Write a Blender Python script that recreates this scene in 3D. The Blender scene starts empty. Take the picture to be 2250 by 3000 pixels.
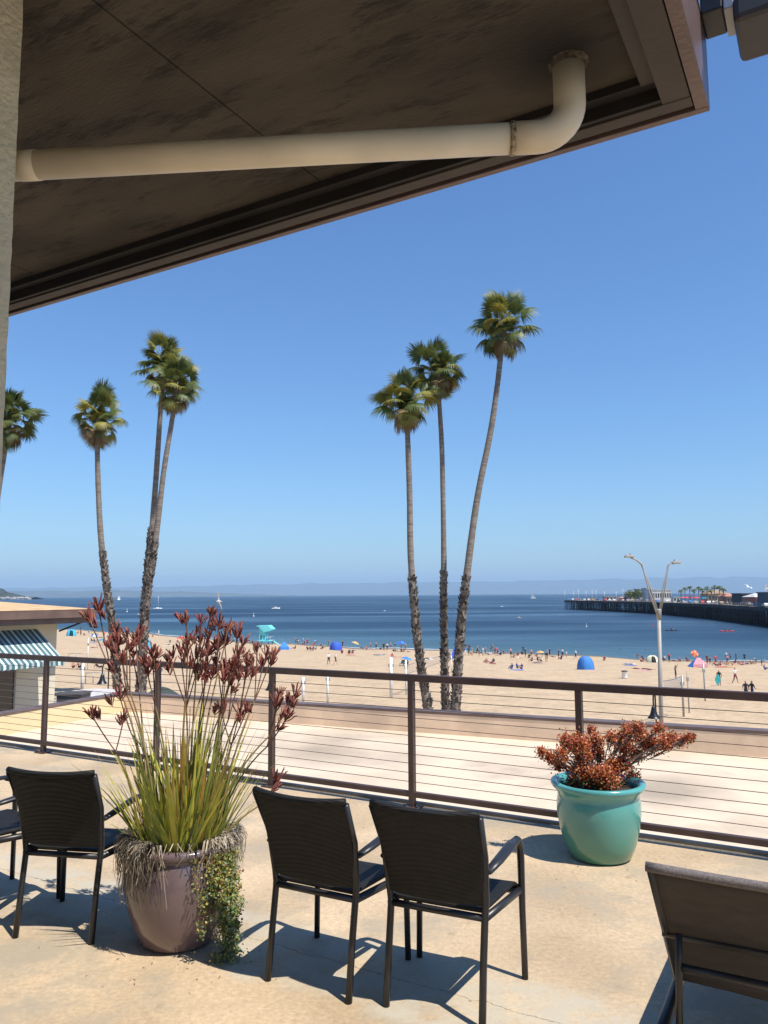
import bpy, bmesh, math, random
from mathutils import Vector, Matrix, Euler
rnd = random.Random(7)
R = math.radians
scene = bpy.context.scene
col = scene.collection

# ------------------------------------------------------------------ camera
FPX, PW, PH = 2270.0, 2250.0, 3000.0
PITCH = math.atan(242.5 / FPX); ROLL = R(0.36)
fw = Vector((0, math.cos(PITCH), math.sin(PITCH)))
r0 = Vector((1, 0, 0)); u0 = r0.cross(fw)
cr = r0 * math.cos(ROLL) - u0 * math.sin(ROLL); cu = cr.cross(fw)
CAM = Vector((0, 0, 1.75))
cd = bpy.data.cameras.new('camera'); cam = bpy.data.objects.new('camera', cd); col.objects.link(cam)
M = Matrix((cr, cu, -fw)).transposed().to_4x4(); M.translation = CAM
cam.matrix_world = M
cd.sensor_fit = 'VERTICAL'; cd.sensor_height = 36.0; cd.lens = 36.0 * FPX / PH
cd.clip_start = 0.05; cd.clip_end = 80000
scene.camera = cam

# ------------------------------------------------------------------ sky, sun, exposure
SUN_EL, SUN_AZ = R(60), math.atan2(0.762, -0.648)
w = bpy.data.worlds.new('World'); scene.world = w; w.use_nodes = True
nt = w.node_tree; nt.nodes.clear()
sky = nt.nodes.new('ShaderNodeTexSky'); sky.sky_type = 'NISHITA'; sky.sun_disc = False
sky.sun_elevation = SUN_EL; sky.sun_rotation = SUN_AZ
sky.air_density = 1.3; sky.dust_density = 0.0; sky.ozone_density = 4.0; sky.altitude = 10
bg = nt.nodes.new('ShaderNodeBackground'); bg.inputs[1].default_value = 0.098
wo = nt.nodes.new('ShaderNodeOutputWorld')
tint = nt.nodes.new('ShaderNodeMix'); tint.data_type = 'RGBA'; tint.blend_type = 'MULTIPLY'; tint.inputs[0].default_value = 1.0; tint.inputs[7].default_value = (0.62, 0.855, 1.14, 1)   # phone white balance: bluer sky
nt.links.new(sky.outputs[0], tint.inputs[6]); nt.links.new(tint.outputs[2], bg.inputs[0]); nt.links.new(bg.outputs[0], wo.inputs[0])
sl = bpy.data.lights.new('sun', 'SUN'); sl.energy = 5.0; sl.angle = R(0.53); sl.color = (1.0, 0.945, 0.86)
so = bpy.data.objects.new('sun', sl); col.objects.link(so)
sd = Vector((math.sin(SUN_AZ) * math.cos(SUN_EL), math.cos(SUN_AZ) * math.cos(SUN_EL), math.sin(SUN_EL)))
so.rotation_euler = sd.to_track_quat('Z', 'Y').to_euler(); so.location = (5, -5, 12)
vs = scene.view_settings
vs.view_transform = 'Standard'; vs.look = 'None'; vs.gamma = 1.0; vs.use_curve_mapping = False; vs.exposure = 0.45
scene.cycles.max_bounces = 5; scene.cycles.diffuse_bounces = 3; scene.cycles.glossy_bounces = 2; scene.cycles.transmission_bounces = 2; scene.cycles.volume_bounces = 0

# ------------------------------------------------------------------ helpers
def ray(px, py):
    d = cr * (px - PW / 2) - cu * (py - PH / 2) + fw * FPX
    return d / d.y
def G(px, py, z=0.0):
    d = ray(px, py); return CAM + d * ((z - CAM.z) / d.z)
def DP(px, py, y):
    return CAM + ray(px, py) * y
def tag(o, label=None, cat=None, group=None, kind=None):
    if label: o['label'] = label
    if cat: o['category'] = cat
    if group: o['group'] = group
    if kind: o['kind'] = kind
    return o
def empty(name, loc, rz=0.0, label=None, cat=None, group=None):
    o = bpy.data.objects.new(name, None); col.objects.link(o)
    o.location = loc; o.rotation_euler = (0, 0, rz); o.empty_display_size = 0.1
    return tag(o, label, cat, group)
def link(name, me, parent=None, mat=None, loc=None):
    o = bpy.data.objects.new(name, me); col.objects.link(o)
    if parent: o.parent = parent
    if mat: 
        me.materials.clear(); me.materials.append(mat)
    if loc is not None: o.location = loc
    return o
def dup(o, parent=None):
    c = o.copy(); col.objects.link(c); c.parent = parent
    for ch in list(o.children): dup(ch, c)
    return c

class MB:
    def __init__(s): s.v = []; s.f = []; s.m = []; s.sm = []
    def add(s, vs_, fs, mi=0, smooth=False):
        b = len(s.v); s.v += [tuple(x) for x in vs_]
        for f in fs: s.f.append([b + i for i in f]); s.m.append(mi); s.sm.append(smooth)
        return s
    def box(s, c, d, mi=0, rot=None):
        hx, hy, hz = d[0] / 2, d[1] / 2, d[2] / 2; c = Vector(c)
        vv = [Vector((x, y, z)) for z in (-hz, hz) for y in (-hy, hy) for x in (-hx, hx)]
        if rot is not None: vv = [rot @ a for a in vv]
        return s.add([a + c for a in vv], [(0, 2, 3, 1), (4, 5, 7, 6), (0, 1, 5, 4), (2, 6, 7, 3), (0, 4, 6, 2), (1, 3, 7, 5)], mi)
    def bb(s, x0, x1, y0, y1, z0, z1, mi=0):
        return s.box(((x0 + x1) / 2, (y0 + y1) / 2, (z0 + z1) / 2), (x1 - x0, y1 - y0, z1 - z0), mi)
    def quad(s, a, b, c, d, mi=0): return s.add([a, b, c, d], [(0, 1, 2, 3)], mi)
    def tri(s, a, b, c, mi=0): return s.add([a, b, c], [(0, 1, 2)], mi)
    def tube(s, pts, rad, n=8, mi=0, cap=True, smooth=True, flat=1.0, up=None):
        pts = [Vector(p) for p in pts]; k = len(pts)
        if not isinstance(rad, (list, tuple)): rad = [rad] * k
        rings = []; prev = None
        for i, p in enumerate(pts):
            t = (pts[min(i + 1, k - 1)] - pts[max(i - 1, 0)]).normalized()
            if up is not None: a = Vector(up).cross(t)
            elif prev is None: a = t.orthogonal()
            else: a = prev - t * prev.dot(t)
            if a.length < 1e-5: a = t.orthogonal()
            a.normalize(); b = t.cross(a); prev = a
            rings.append([p + (a * math.cos(2 * math.pi * j / n + math.pi / n) + b * flat * math.sin(2 * math.pi * j / n + math.pi / n)) * rad[i] for j in range(n)])
        vv = [x for r_ in rings for x in r_]; ff = []
        for i in range(k - 1):
            for j in range(n):
                j2 = (j + 1) % n; ff.append((i * n + j, i * n + j2, (i + 1) * n + j2, (i + 1) * n + j))
        if cap: ff.append(tuple(range(n - 1, -1, -1))); ff.append(tuple((k - 1) * n + j for j in range(n)))
        return s.add(vv, ff, mi, smooth)
    def lathe(s, prof, n=32, c=(0, 0, 0), mi=0, cap=True):
        vv = []; ff = []; k = len(prof)
        for (r_, z) in prof:
            for j in range(n):
                a = 2 * math.pi * j / n; vv.append((c[0] + r_ * math.cos(a), c[1] + r_ * math.sin(a), c[2] + z))
        for i in range(k - 1):
            for j in range(n):
                j2 = (j + 1) % n; ff.append((i * n + j, i * n + j2, (i + 1) * n + j2, (i + 1) * n + j))
        if cap: ff.append(tuple(range(n - 1, -1, -1))); ff.append(tuple((k - 1) * n + j for j in range(n)))
        return s.add(vv, ff, mi, True)
    def mesh(s, name, mats):
        me = bpy.data.meshes.new(name); me.from_pydata(s.v, [], s.f)
        for m in (mats if isinstance(mats, (list, tuple)) else [mats]): me.materials.append(m)
        me.polygons.foreach_set('material_index', s.m); me.polygons.foreach_set('use_smooth', s.sm)
        me.update(); return me
    def build(s, name, mats, parent=None, bevel=0.0):
        o = bpy.data.objects.new(name, s.mesh(name, mats)); col.objects.link(o)
        if parent: o.parent = parent
        if bevel:
            b = o.modifiers.new('bevel', 'BEVEL'); b.width = bevel; b.segments = 2; b.limit_method = 'ANGLE'
        return o

# ------------------------------------------------------------------ materials
MATS = {}
def mat(name, c, rough=0.6, var=0.12, scale=8.0, bump=0.0, bscale=40.0, metal=0.0, c2=None, coord='Object', stretch=(1, 1, 1), spec=0.5, lo=0.35, hi=0.65, trans=0.0, coat=0.0, detail=6):
    if name in MATS: return MATS[name]
    m = bpy.data.materials.new(name); m.use_nodes = True; MATS[name] = m
    n = m.node_tree.nodes; l = m.node_tree.links; b = n['Principled BSDF']
    b.inputs['Roughness'].default_value = rough; b.inputs['Metallic'].default_value = metal
    b.inputs['Specular IOR Level'].default_value = spec; b.inputs['Coat Weight'].default_value = coat
    tc = n.new('ShaderNodeTexCoord'); mp = n.new('ShaderNodeMapping'); mp.inputs['Scale'].default_value = stretch
    l.new(tc.outputs[coord], mp.inputs[0])
    nz = n.new('ShaderNodeTexNoise'); nz.inputs['Scale'].default_value = scale; nz.inputs['Detail'].default_value = detail
    l.new(mp.outputs[0], nz.inputs['Vector'])
    rp = n.new('ShaderNodeValToRGB'); rp.color_ramp.elements[0].position = lo; rp.color_ramp.elements[1].position = hi
    if c2 is None: a_ = [max(0, x * (1 - var)) for x in c]; b_ = [min(1, x * (1 + var)) for x in c]
    else: a_, b_ = c, c2
    rp.color_ramp.elements[0].color = (*a_, 1); rp.color_ramp.elements[1].color = (*b_, 1)
    l.new(nz.outputs[0], rp.inputs[0]); l.new(rp.outputs[0], b.inputs['Base Color'])
    if bump:
        n2 = n.new('ShaderNodeTexNoise'); n2.inputs['Scale'].default_value = bscale; n2.inputs['Detail'].default_value = 4
        l.new(mp.outputs[0], n2.inputs['Vector'])
        bp = n.new('ShaderNodeBump'); bp.inputs['Strength'].default_value = bump; bp.inputs['Distance'].default_value = 0.02
        l.new(n2.outputs[0], bp.inputs['Height']); l.new(bp.outputs[0], b.inputs['Normal'])
    if trans:   # thin leaf: some light passes through
        tr = n.new('ShaderNodeBsdfTranslucent'); mx = n.new('ShaderNodeMixShader'); mx.inputs[0].default_value = trans
        l.new(rp.outputs[0], tr.inputs[0]); l.new(b.outputs[0], mx.inputs[1]); l.new(tr.outputs[0], mx.inputs[2])
        l.new(mx.outputs[0], n['Material Output'].inputs[0])
    return m
def nodes(m): return m.node_tree.nodes, m.node_tree.links, m.node_tree.nodes['Principled BSDF']

BROWN = mat('brown_paint', (0.062, 0.036, 0.030), 0.45, 0.2, 6)
FASCIA = mat('fascia_paint', (0.115, 0.075, 0.072), 0.38, 0.18, 5, 0.15, 60)
TRIM_SHADE = mat('dark_trim_and_shade', (0.016, 0.014, 0.015), 0.6, 0.3, 6)  # dark trim tone; near black also stands in for shade inside the eave edge
TRIM = mat('trim_paint', (0.042, 0.033, 0.030), 0.6, 0.2, 6, 0.1, 50)
STUCCO = mat('stucco', (0.52, 0.46, 0.33), 0.9, 0.14, 9, 0.35, 90)
PVC = mat('aged_plastic_pipe', (0.66, 0.58, 0.45), 0.45, 0.10, 5, c2=None)
BLACKMETAL = mat('black_metal', (0.006, 0.006, 0.008), 0.4, 0.2, 8)
GREYMETAL = mat('grey_metal', (0.32, 0.32, 0.33), 0.35, 0.1, 8, metal=0.3)
STEEL = mat('steel_cable', (0.13, 0.09, 0.075), 0.5, 0.1, 8, metal=0.2)
WHITE = mat('white_paint', (0.78, 0.78, 0.75), 0.5, 0.05, 4)
SOIL = mat('potting_soil', (0.045, 0.032, 0.022), 0.95, 0.4, 40, 0.8, 80)

# terrace concrete: tan, blotched, worn grey paint in a band, cracks
def terrace_mat():
    m = mat('terrace_concrete', (0.430, 0.320, 0.199), 0.85, 0.2, 1.6, c2=(0.620, 0.473, 0.305), lo=0.36, hi=0.66)
    n, l, b = nodes(m); tc = n['Texture Coordinate']; base = n['Color Ramp']
    def noise(sc, det=8, rg=0.6):
        z = n.new('ShaderNodeTexNoise'); z.inputs['Scale'].default_value = sc; z.inputs['Detail'].default_value = det; z.inputs['Roughness'].default_value = rg
        l.new(tc.outputs['Object'], z.inputs['Vector']); return z.outputs[0]
    def ramp(src, p0, p1, c0=(0, 0, 0), c1=(1, 1, 1)):
        r_ = n.new('ShaderNodeValToRGB'); r_.color_ramp.elements[0].position = p0; r_.color_ramp.elements[1].position = p1
        r_.color_ramp.elements[0].color = (*c0, 1); r_.color_ramp.elements[1].color = (*c1, 1); l.new(src, r_.inputs[0]); return r_.outputs[0]
    def mix(fac, a, bcol, mode='MIX', k=1.0):
        x = n.new('ShaderNodeMix'); x.data_type = 'RGBA'; x.blend_type = mode
        if k != 1.0:
            q = n.new('ShaderNodeMath'); q.operation = 'MULTIPLY'; l.new(fac, q.inputs[0]); q.inputs[1].default_value = k; fac = q.outputs[0]
        l.new(fac, x.inputs[0]); l.new(a, x.inputs[6])
        if isinstance(bcol, tuple): x.inputs[7].default_value = (*bcol, 1)
        else: l.new(bcol, x.inputs[7])
        return x.outputs[2]
    def math_(op, a, bb):
        q = n.new('ShaderNodeMath'); q.operation = op
        for i, z in enumerate((a, bb)):
            if isinstance(z, (int, float)): q.inputs[i].default_value = z
            else: l.new(z, q.inputs[i])
        return q.outputs[0]
    c = base.outputs[0]
    fine = ramp(noise(38, 10, 0.75), 0.34, 0.7, (0.72, 0.71, 0.70), (1.14, 1.14, 1.13))
    one = n.new('ShaderNodeValue'); one.outputs[0].default_value = 1.0
    c = mix(one.outputs[0], c, fine, 'MULTIPLY')
    c = mix(ramp(noise(3.2, 8, 0.7), 0.50, 0.72), c, (0.310, 0.229, 0.142), k=0.7)
    c = mix(ramp(noise(0.9, 9, 0.74), 0.49, 0.60), c, (0.315, 0.27, 0.20), k=0.78)
    c = mix(ramp(noise(7.5, 6, 0.6), 0.62, 0.70), c, (0.250, 0.186, 0.115), k=0.5)
    # worn grey painted band running parallel to the railing: signed distance along n from the railing
    sx = n.new('ShaderNodeSeparateXYZ'); l.new(tc.outputs['Object'], sx.inputs[0])
    t = math_('ADD', math_('MULTIPLY', sx.outputs[0], 0.5), math_('MULTIPLY', sx.outputs[1], 0.866))
    t = math_('ADD', t, math_('MULTIPLY', noise(2.2, 8, 0.65), 0.34))
    band = math_('MULTIPLY', ramp(t, 0, 1), 1.0)
    lo_ = n.new('ShaderNodeMapRange'); l.new(t, lo_.inputs[0]); lo_.inputs[1].default_value = 3.10; lo_.inputs[2].default_value = 3.18
    hi_ = n.new('ShaderNodeMapRange'); l.new(t, hi_.inputs[0]); hi_.inputs[1].default_value = 3.78; hi_.inputs[2].default_value = 3.66
    wear = ramp(noise(5, 10, 0.7), 0.36, 0.58)
    g = math_('MULTIPLY', math_('MULTIPLY', lo_.outputs[0], hi_.outputs[0]), wear)
    c = mix(g, c, (0.430, 0.387, 0.301), k=0.9)
    # hairline cracks along the band
    cr_ = math_('ABSOLUTE', math_('SUBTRACT', math_('ADD', math_('ADD', math_('MULTIPLY', sx.outputs[0], 0.5), math_('MULTIPLY', sx.outputs[1], 0.866)), math_('MULTIPLY', noise(6, 10, 0.7), 0.10)), 3.33), 0.0)
    crk = n.new('ShaderNodeMapRange'); l.new(cr_, crk.inputs[0]); crk.inputs[1].default_value = 0.0030; crk.inputs[2].default_value = 0.0012
    c = mix(crk.outputs[0], c, (0.09, 0.07, 0.05), k=0.75)
    dots = n.new('ShaderNodeTexVoronoi'); dots.inputs['Scale'].default_value = 3.1; l.new(tc.outputs['Object'], dots.inputs['Vector'])
    dm = n.new('ShaderNodeMapRange'); l.new(dots.outputs[0], dm.inputs[0]); dm.inputs[1].default_value = 0.035; dm.inputs[2].default_value = 0.02
    c = mix(dm.outputs[0], c, (0.1, 0.08, 0.055), k=0.6)
    l.new(c, b.inputs['Base Color'])
    bp = n.new('ShaderNodeBump'); bp.inputs['Strength'].default_value = 0.25; bp.inputs['Distance'].default_value = 0.01
    l.new(noise(60, 8, 0.7), bp.inputs['Height']); l.new(bp.outputs[0], b.inputs['Normal'])
    return m
TERR = terrace_mat()
ROOFDECK = mat('lower_roof_coating', (0.500, 0.400, 0.285), 0.8, 0.1, 0.9, c2=(0.630, 0.510, 0.375), lo=0.3, hi=0.55, bump=0.1, bscale=30)
PARWALL = mat('parapet_tan', (0.72, 0.54, 0.375), 0.85, 0.12, 2.0, bump=0.15, bscale=25)
PARCREAM = mat('parapet_cream', (0.660, 0.525, 0.310), 0.85, 0.05, 2.0)

# ------------------------------------------------------------------ terrain and sea
SL = -10.75
SHORE = [(-3000, 1500), (-400, 480), (-200, 360), (-110, 290), (-78, 262), (-39, 213), (-2, 184), (24, 170), (48, 152), (69, 140), (110, 118), (200, 80), (3000, -900)]
def shoreY(x):
    for (a, b_), (c, d) in zip(SHORE, SHORE[1:]):
        if x <= c: return b_ + (d - b_) * (x - a) / (c - a)
    return SHORE[-1][1]
def gz(x, y):
    s_ = shoreY(x) - y
    return SL + min(s_ * 0.036, 5.3) if s_ > 0 else SL + max(s_ * 0.05, -4)
def B(px, py):
    z = -8.0
    for _ in range(25): p = G(px, py, z); z = 0.5 * z + 0.5 * gz(p.x, p.y)
    p.z = gz(p.x, p.y); return p
def sand():
    mb = MB(); xs = [-420 + i * 10 for i in range(38)] + [-40 + i * 2.5 for i in range(60)] + [110 + i * 10 for i in range(25)]
    ts = [0, .004, .01, .02, .035, .05, .08, .12, .16, .2, .25, .3, .35, .4, .45, .5, .55, .6, .65, .7, .75, .8, .84, .88, .91, .94, .96, .98, 1, 1.02, 1.05, 1.1, 1.2, 1.4]
    rs = random.Random(3)
    for x in xs:
        sy = shoreY(x) + 2.0 * math.sin(x * 0.21) + 1.2 * math.sin(x * 0.47 + 1); y0 = 12.0 if sy > 40 else sy - 30
        for t in ts:
            y = y0 + (sy - y0) * t
            bumpz = rs.uniform(-0.05, 0.07) if 0.02 < t < 0.93 else 0
            zz = SL + (min((sy - y) * 0.036, 5.3) if y < sy else max((sy - y) * 0.05, -4))
            mb.v.append((x, y, zz + bumpz))
    k = len(ts)
    for i in range(len(xs) - 1):
        for j in range(k - 1):
            mb.f.append([i * k + j, (i + 1) * k + j, (i + 1) * k + j + 1, i * k + j + 1]); mb.m.append(0); mb.sm.append(True)
    m = mat('beach_sand', (0.440, 0.320, 0.199), 0.95, 0.1, 0.35, c2=(0.540, 0.401, 0.252), lo=0.3, hi=0.7, bump=0.9, bscale=1.6)
    n, l, b = nodes(m); ge = n.new('ShaderNodeNewGeometry'); sx = n.new('ShaderNodeSeparateXYZ'); l.new(ge.outputs['Position'], sx.inputs[0])
    mr = n.new('ShaderNodeMapRange'); l.new(sx.outputs[2], mr.inputs[0]); mr.inputs[1].default_value = SL + 0.30; mr.inputs[2].default_value = SL + 0.12
    mx = n.new('ShaderNodeMix'); mx.data_type = 'RGBA'; l.new(mr.outputs[0], mx.inputs[0]); l.new(n['Color Ramp'].outputs[0], mx.inputs[6]); mx.inputs[7].default_value = (0.17, 0.12, 0.08, 1)
    fz = n.new('ShaderNodeTexNoise'); fz.inputs['Scale'].default_value = 1.5; fz.inputs['Detail'].default_value = 8; fz.inputs['Roughness'].default_value = .75; l.new(n['Texture Coordinate'].outputs['Object'], fz.inputs['Vector'])
    fr = n.new('ShaderNodeMapRange'); l.new(fz.outputs[0], fr.inputs[0]); fr.inputs[1].default_value = .35; fr.inputs[2].default_value = .62; fr.inputs[3].default_value = .74; fr.inputs[4].default_value = 1.06
    m2 = n.new('ShaderNodeMix'); m2.data_type = 'RGBA'; m2.blend_type = 'MULTIPLY'; m2.inputs[0].default_value = 1.0; l.new(mx.outputs[2], m2.inputs[6]); l.new(fr.outputs[0], m2.inputs[7])
    l.new(m2.outputs[2], b.inputs['Base Color']); n['Bump'].inputs['Distance'].default_value = 0.12
    tag(mb.build('beach_sand', m), 'wide tan sandy beach sloping to the water', None, None, 'structure')
sand()
def sea():
    m = bpy.data.materials.new('sea_water'); m.use_nodes = True; n, l, b = nodes(m)
    tc = n.new('ShaderNodeTexCoord'); 
    def noise(sc, st, det=6):
        mp = n.new('ShaderNodeMapping'); mp.inputs['Scale'].default_value = st; l.new(tc.outputs['Object'], mp.inputs[0])
        z = n.new('ShaderNodeTexNoise'); z.inputs['Scale'].default_value = sc; z.inputs['Detail'].default_value = det; l.new(mp.outputs[0], z.inputs['Vector']); return z.outputs[0]
    sx = n.new('ShaderNodeSeparateXYZ'); l.new(tc.outputs['Object'], sx.inputs[0])
    # shallow water near the beach is paler and greener: distance offshore = y + 0.8 x - 187
    dd = n.new('ShaderNodeMath'); dd.operation = 'MULTIPLY_ADD'; l.new(sx.outputs[0], dd.inputs[0]); dd.inputs[1].default_value = 0.8; l.new(sx.outputs[1], dd.inputs[2])
    mr = n.new('ShaderNodeMapRange'); l.new(dd.outputs[0], mr.inputs[0]); mr.inputs[1].default_value = 180; mr.inputs[2].default_value = 420
    rp = n.new('ShaderNodeValToRGB'); e = rp.color_ramp.elements
    e[0].position = 0.0; e[0].color = (0.085, 0.15, 0.165, 1); e[1].position = 1.0; e[1].color = (0.008, 0.026, 0.055, 1)
    x = e.new(0.12); x.color = (0.036, 0.085, 0.11, 1); x = e.new(0.4); x.color = (0.015, 0.045, 0.078, 1)
    l.new(mr.outputs[0], rp.inputs[0])
    st = n.new('ShaderNodeValToRGB'); st.color_ramp.elements[0].position = 0.42; st.color_ramp.elements[1].position = 0.66
    l.new(noise(0.012, (0.35, 1.4, 1)), st.inputs[0])
    sm = n.new('ShaderNodeMix'); sm.data_type = 'RGBA'; sk = n.new('ShaderNodeMath'); sk.operation = 'MULTIPLY'; sk.inputs[1].default_value = .5; l.new(st.outputs[0], sk.inputs[0]); l.new(sk.outputs[0], sm.inputs[0]); l.new(rp.outputs[0], sm.inputs[6]); sm.inputs[7].default_value = (0.055, 0.105, 0.155, 1); l.new(sm.outputs[2], b.inputs['Base Color'])   # slicks
    ro = n.new('ShaderNodeMapRange'); l.new(st.outputs[0], ro.inputs[0]); ro.inputs[3].default_value = 0.42; ro.inputs[4].default_value = 0.26
    l.new(ro.outputs[0], b.inputs['Roughness']); b.inputs['IOR'].default_value = 1.33; b.inputs['Specular IOR Level'].default_value = 0.5
    bs = n.new('ShaderNodeMapRange'); l.new(st.outputs[0], bs.inputs[0]); bs.inputs[3].default_value = 1.0; bs.inputs[4].default_value = 0.62
    ad = n.new('ShaderNodeMath'); ad.operation = 'MULTIPLY_ADD'; l.new(noise(0.9, (0.6, 1, 1), 8), ad.inputs[0]); ad.inputs[1].default_value = 0.6; l.new(noise(0.22, (0.5, 1, 1), 8), ad.inputs[2])
    bp = n.new('ShaderNodeBump'); bp.inputs['Distance'].default_value = 1.1; l.new(bs.outputs[0], bp.inputs['Strength']); l.new(ad.outputs[0], bp.inputs['Height']); l.new(bp.outputs[0], b.inputs['Normal'])
    mb = MB(); mb.quad((-45000, -1500, SL), (45000, -1500, SL), (45000, 60000, SL), (-45000, 60000, SL))
    tag(mb.build('sea', m), 'blue bay water with light wind streaks', None, None, 'structure')
sea()
def foam():
    mb = MB(); rs = random.Random(11); pts = []
    for i in range(260):
        x = -190 + i * 1.3; sy = shoreY(x) + 2.0 * math.sin(x * 0.21) + 1.2 * math.sin(x * 0.47 + 1)
        wd = max(0.0, 0.9 * math.sin(x * 0.09 + 1) + rs.uniform(-0.2, 0.5)); pts.append((x, sy + 1.2 + rs.uniform(-.15, .15), wd))
    for (a, b_) in zip(pts, pts[1:]):
        if a[2] > 0.05 or b_[2] > 0.05:
            mb.quad((a[0], a[1], SL + .012), (b_[0], b_[1], SL + .012), (b_[0], b_[1] + b_[2] + .01, SL + .03), (a[0], a[1] + a[2] + .01, SL + .03))
    tag(mb.build('surf_foam', mat('foam', (0.62, 0.66, 0.66), 0.8, 0.1, 1)), 'thin broken line of foam at the waterline', 'foam', None, 'stuff')
foam()
def hills():
    def ridge(name, pts, y, depth, m, label, seed):
        rs = random.Random(seed); mb = MB(); n = 120; rows = []
        for i in range(n + 1):
            px = pts[0][0] + (pts[-1][0] - pts[0][0]) * i / n
            for (a, b_) in zip(pts, pts[1:]):
                if a[0] <= px <= b_[0]: h = a[1] + (b_[1] - a[1]) * (px - a[0]) / (b_[0] - a[0])
            h = max(0.3, h + rs.uniform(-1.0, 1.0) * 0.05 * h + 0.04 * h * math.sin(px * .05))
            X = (px - 1125) / 2270 * y; Z = h / 2270 * y
            rows.append([(X, y - depth * .35, SL - 1), (X + rs.uniform(-1, 1) * depth * .03, y - depth * .2, SL + Z * rs.uniform(.4, .6)), (X, y, SL + 12.5 + Z), (X * 1.02, y + depth * .4, SL - 1)])
        mb.v = [p for r_ in rows for p in r_]
        for i in range(n):
            for j in range(3): mb.f.append([i * 4 + j, (i + 1) * 4 + j, (i + 1) * 4 + j + 1, i * 4 + j + 1]); mb.m.append(0); mb.sm.append(True)
        return tag(mb.build(name, m), label, None, None, 'structure')
    hm = mat('far_hillside', (0.06, 0.075, 0.06), 0.95, 0.3, 0.002)
    ridge('far_mountains', [(-900, 22), (-200, 25), (0, 26), (300, 28), (520, 27), (800, 33), (1200, 36), (1500, 38), (1900, 42), (2300, 46), (3200, 48)], 38000, 9000, hm, 'long faint mountain ridge across the bay', 2)
    ridge('far_coast_hills', [(-600, 26), (0, 17), (150, 18), (230, 16), (330, 19), (470, 14), (560, 13), (640, 8), (760, 4), (860, 0)], 20000, 3000, hm, 'faint low hills along the far coast at left', 5)
    hm2 = mat('headland_trees', (0.030, 0.042, 0.030), 0.95, 0.4, 0.02)
    ridge('wooded_headland', [(-700, 60), (-60, 36), (0, 27), (15, 22), (26, 14), (50, 9), (75, 4), (95, 0), (110, -4)], 4100, 500, hm2, 'dark wooded headland above pale cliffs at far left', 8)
    mb = MB(); rs = random.Random(4); y = 3950
    for i in range(60):
        px = -60 + i * 2.6; X = (px - 1125) / 2270 * y; h = rs.uniform(5, 10)
        mb.box((X, y + rs.uniform(-8, 8), SL + h / 2), (5, 12, h), 0)
    tag(mb.build('pale_cliff', mat('cliff', (0.55, 0.50, 0.42), 0.9, 0.3, 0.05)), 'pale sea cliff under the wooded headland', None, None, 'structure')
    for i in range(14):
        px = -20 + i * 8 + rs.uniform(-2, 2); X = (px - 1125) / 2270 * 3940; s_ = rs.uniform(8, 15)
        e = empty('cliff_house', (X, 3940, SL + 7), 0, 'white house on the far headland cliff, ' + 'first second third fourth fifth sixth seventh eighth ninth tenth eleventh twelfth thirteenth fourteenth'.split()[i] + ' from the left edge', 'house', 'white houses on the headland')
        MB().bb(-s_ / 2, s_ / 2, -4, 4, 0, s_ * .45).build('wall', WHITE, e)
        q = MB(); q.add([(-s_ / 2, -4.5, s_ * .45), (s_ / 2, -4.5, s_ * .45), (s_ / 2, 4.5, s_ * .45), (-s_ / 2, 4.5, s_ * .45), (-s_ / 2, 0, s_ * .65), (s_ / 2, 0, s_ * .65)], [(0, 1, 5, 4), (2, 3, 4, 5), (0, 4, 3), (1, 2, 5), (0, 3, 2, 1)])
        q.build('roof', mat('house_roof', (0.28, 0.2, 0.16), .9), e)
hills()

# ------------------------------------------------------------------ terrace, railing, lower roof
U = Vector((math.cos(R(-30)), math.sin(R(-30)), 0)); N = Vector((0.5, 0.866025, 0)); RZ = R(-30)
RP = Vector((0.22, 6.63, 0))                       # foot line of the railing
def UN(s_, t, z=0): return RP + U * s_ + N * t + Vector((0, 0, z))
mb = MB(); a, b_, c, d = UN(-9, .13), UN(9, .13), UN(9, -13), UN(-9, -13)
mb.quad(d, c, b_, a); mb.quad(a, b_, b_ - Vector((0, 0, .4)), a - Vector((0, 0, .4)))
tag(mb.build('terrace_floor', TERR), 'stained tan concrete terrace floor', None, None, 'structure')
e = empty('terrace_edge_trim', UN(0, .115), RZ, 'thin dark metal trim along the terrace edge below the railing', 'edge trim')
MB().bb(-9, 9, -.03, .012, .001, .022).build('flashing', mat('edge_flashing', (0.30, 0.26, 0.21), .6, .2, 4), e)
MB().bb(-9, 9, .0125, .03, -.01, .012).build('drip_lip', BROWN, e)

rail = empty('cable_railing', UN(0, 0), RZ, 'brown metal railing with horizontal steel cables along the terrace edge', 'railing')
rs = random.Random(5)
POSTS = [-8.15, -6.4, -4.75, -3.05, -1.5, 0.0, 1.4, 3.0, 5.4]
POSTS = [-7.9, -6.3, -4.72, -2.95, -1.47, 0.0, 1.42, 3.1]
q = MB(); q.bb(-8.6, 4.6, -.026, .026, 1.025, 1.083); q.build('top_rail', BROWN, rail, .006)
q = MB(); q.bb(-8.6, 4.6, -.022, .022, .085, .13); q.build('bottom_rail', BROWN, rail, .005)
pm = None
for x in POSTS:
    if pm is None:
        q = MB(); q.bb(-.025, .025, -.025, .025, .012, 1.03); po = q.build('post', BROWN, rail, .004); pm = po
        q = MB(); q.bb(-.075, .075, -.06, .06, .002, .014)
        q.build('base_plate', BROWN, po, .002)
        for sx in (-.055, .055):
            q = MB(); q.lathe([(.011, .014), (.011, .024), (.006, .03)], 8, (sx, -.035, 0)); q.build('bolt', BLACKMETAL, po)
    else: po = dup(pm, rail)
    po.location = (x, 0, 0)
for i in range(11):
    z = .13 + (i + 1) * (1.025 - .13) / 12
    q = MB(); q.tube([(-8.6 + k * 1.1, 0, z + rs.uniform(-.002, .002)) for k in range(13)], .0027, 6); q.build('cable', STEEL, rail)

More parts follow.
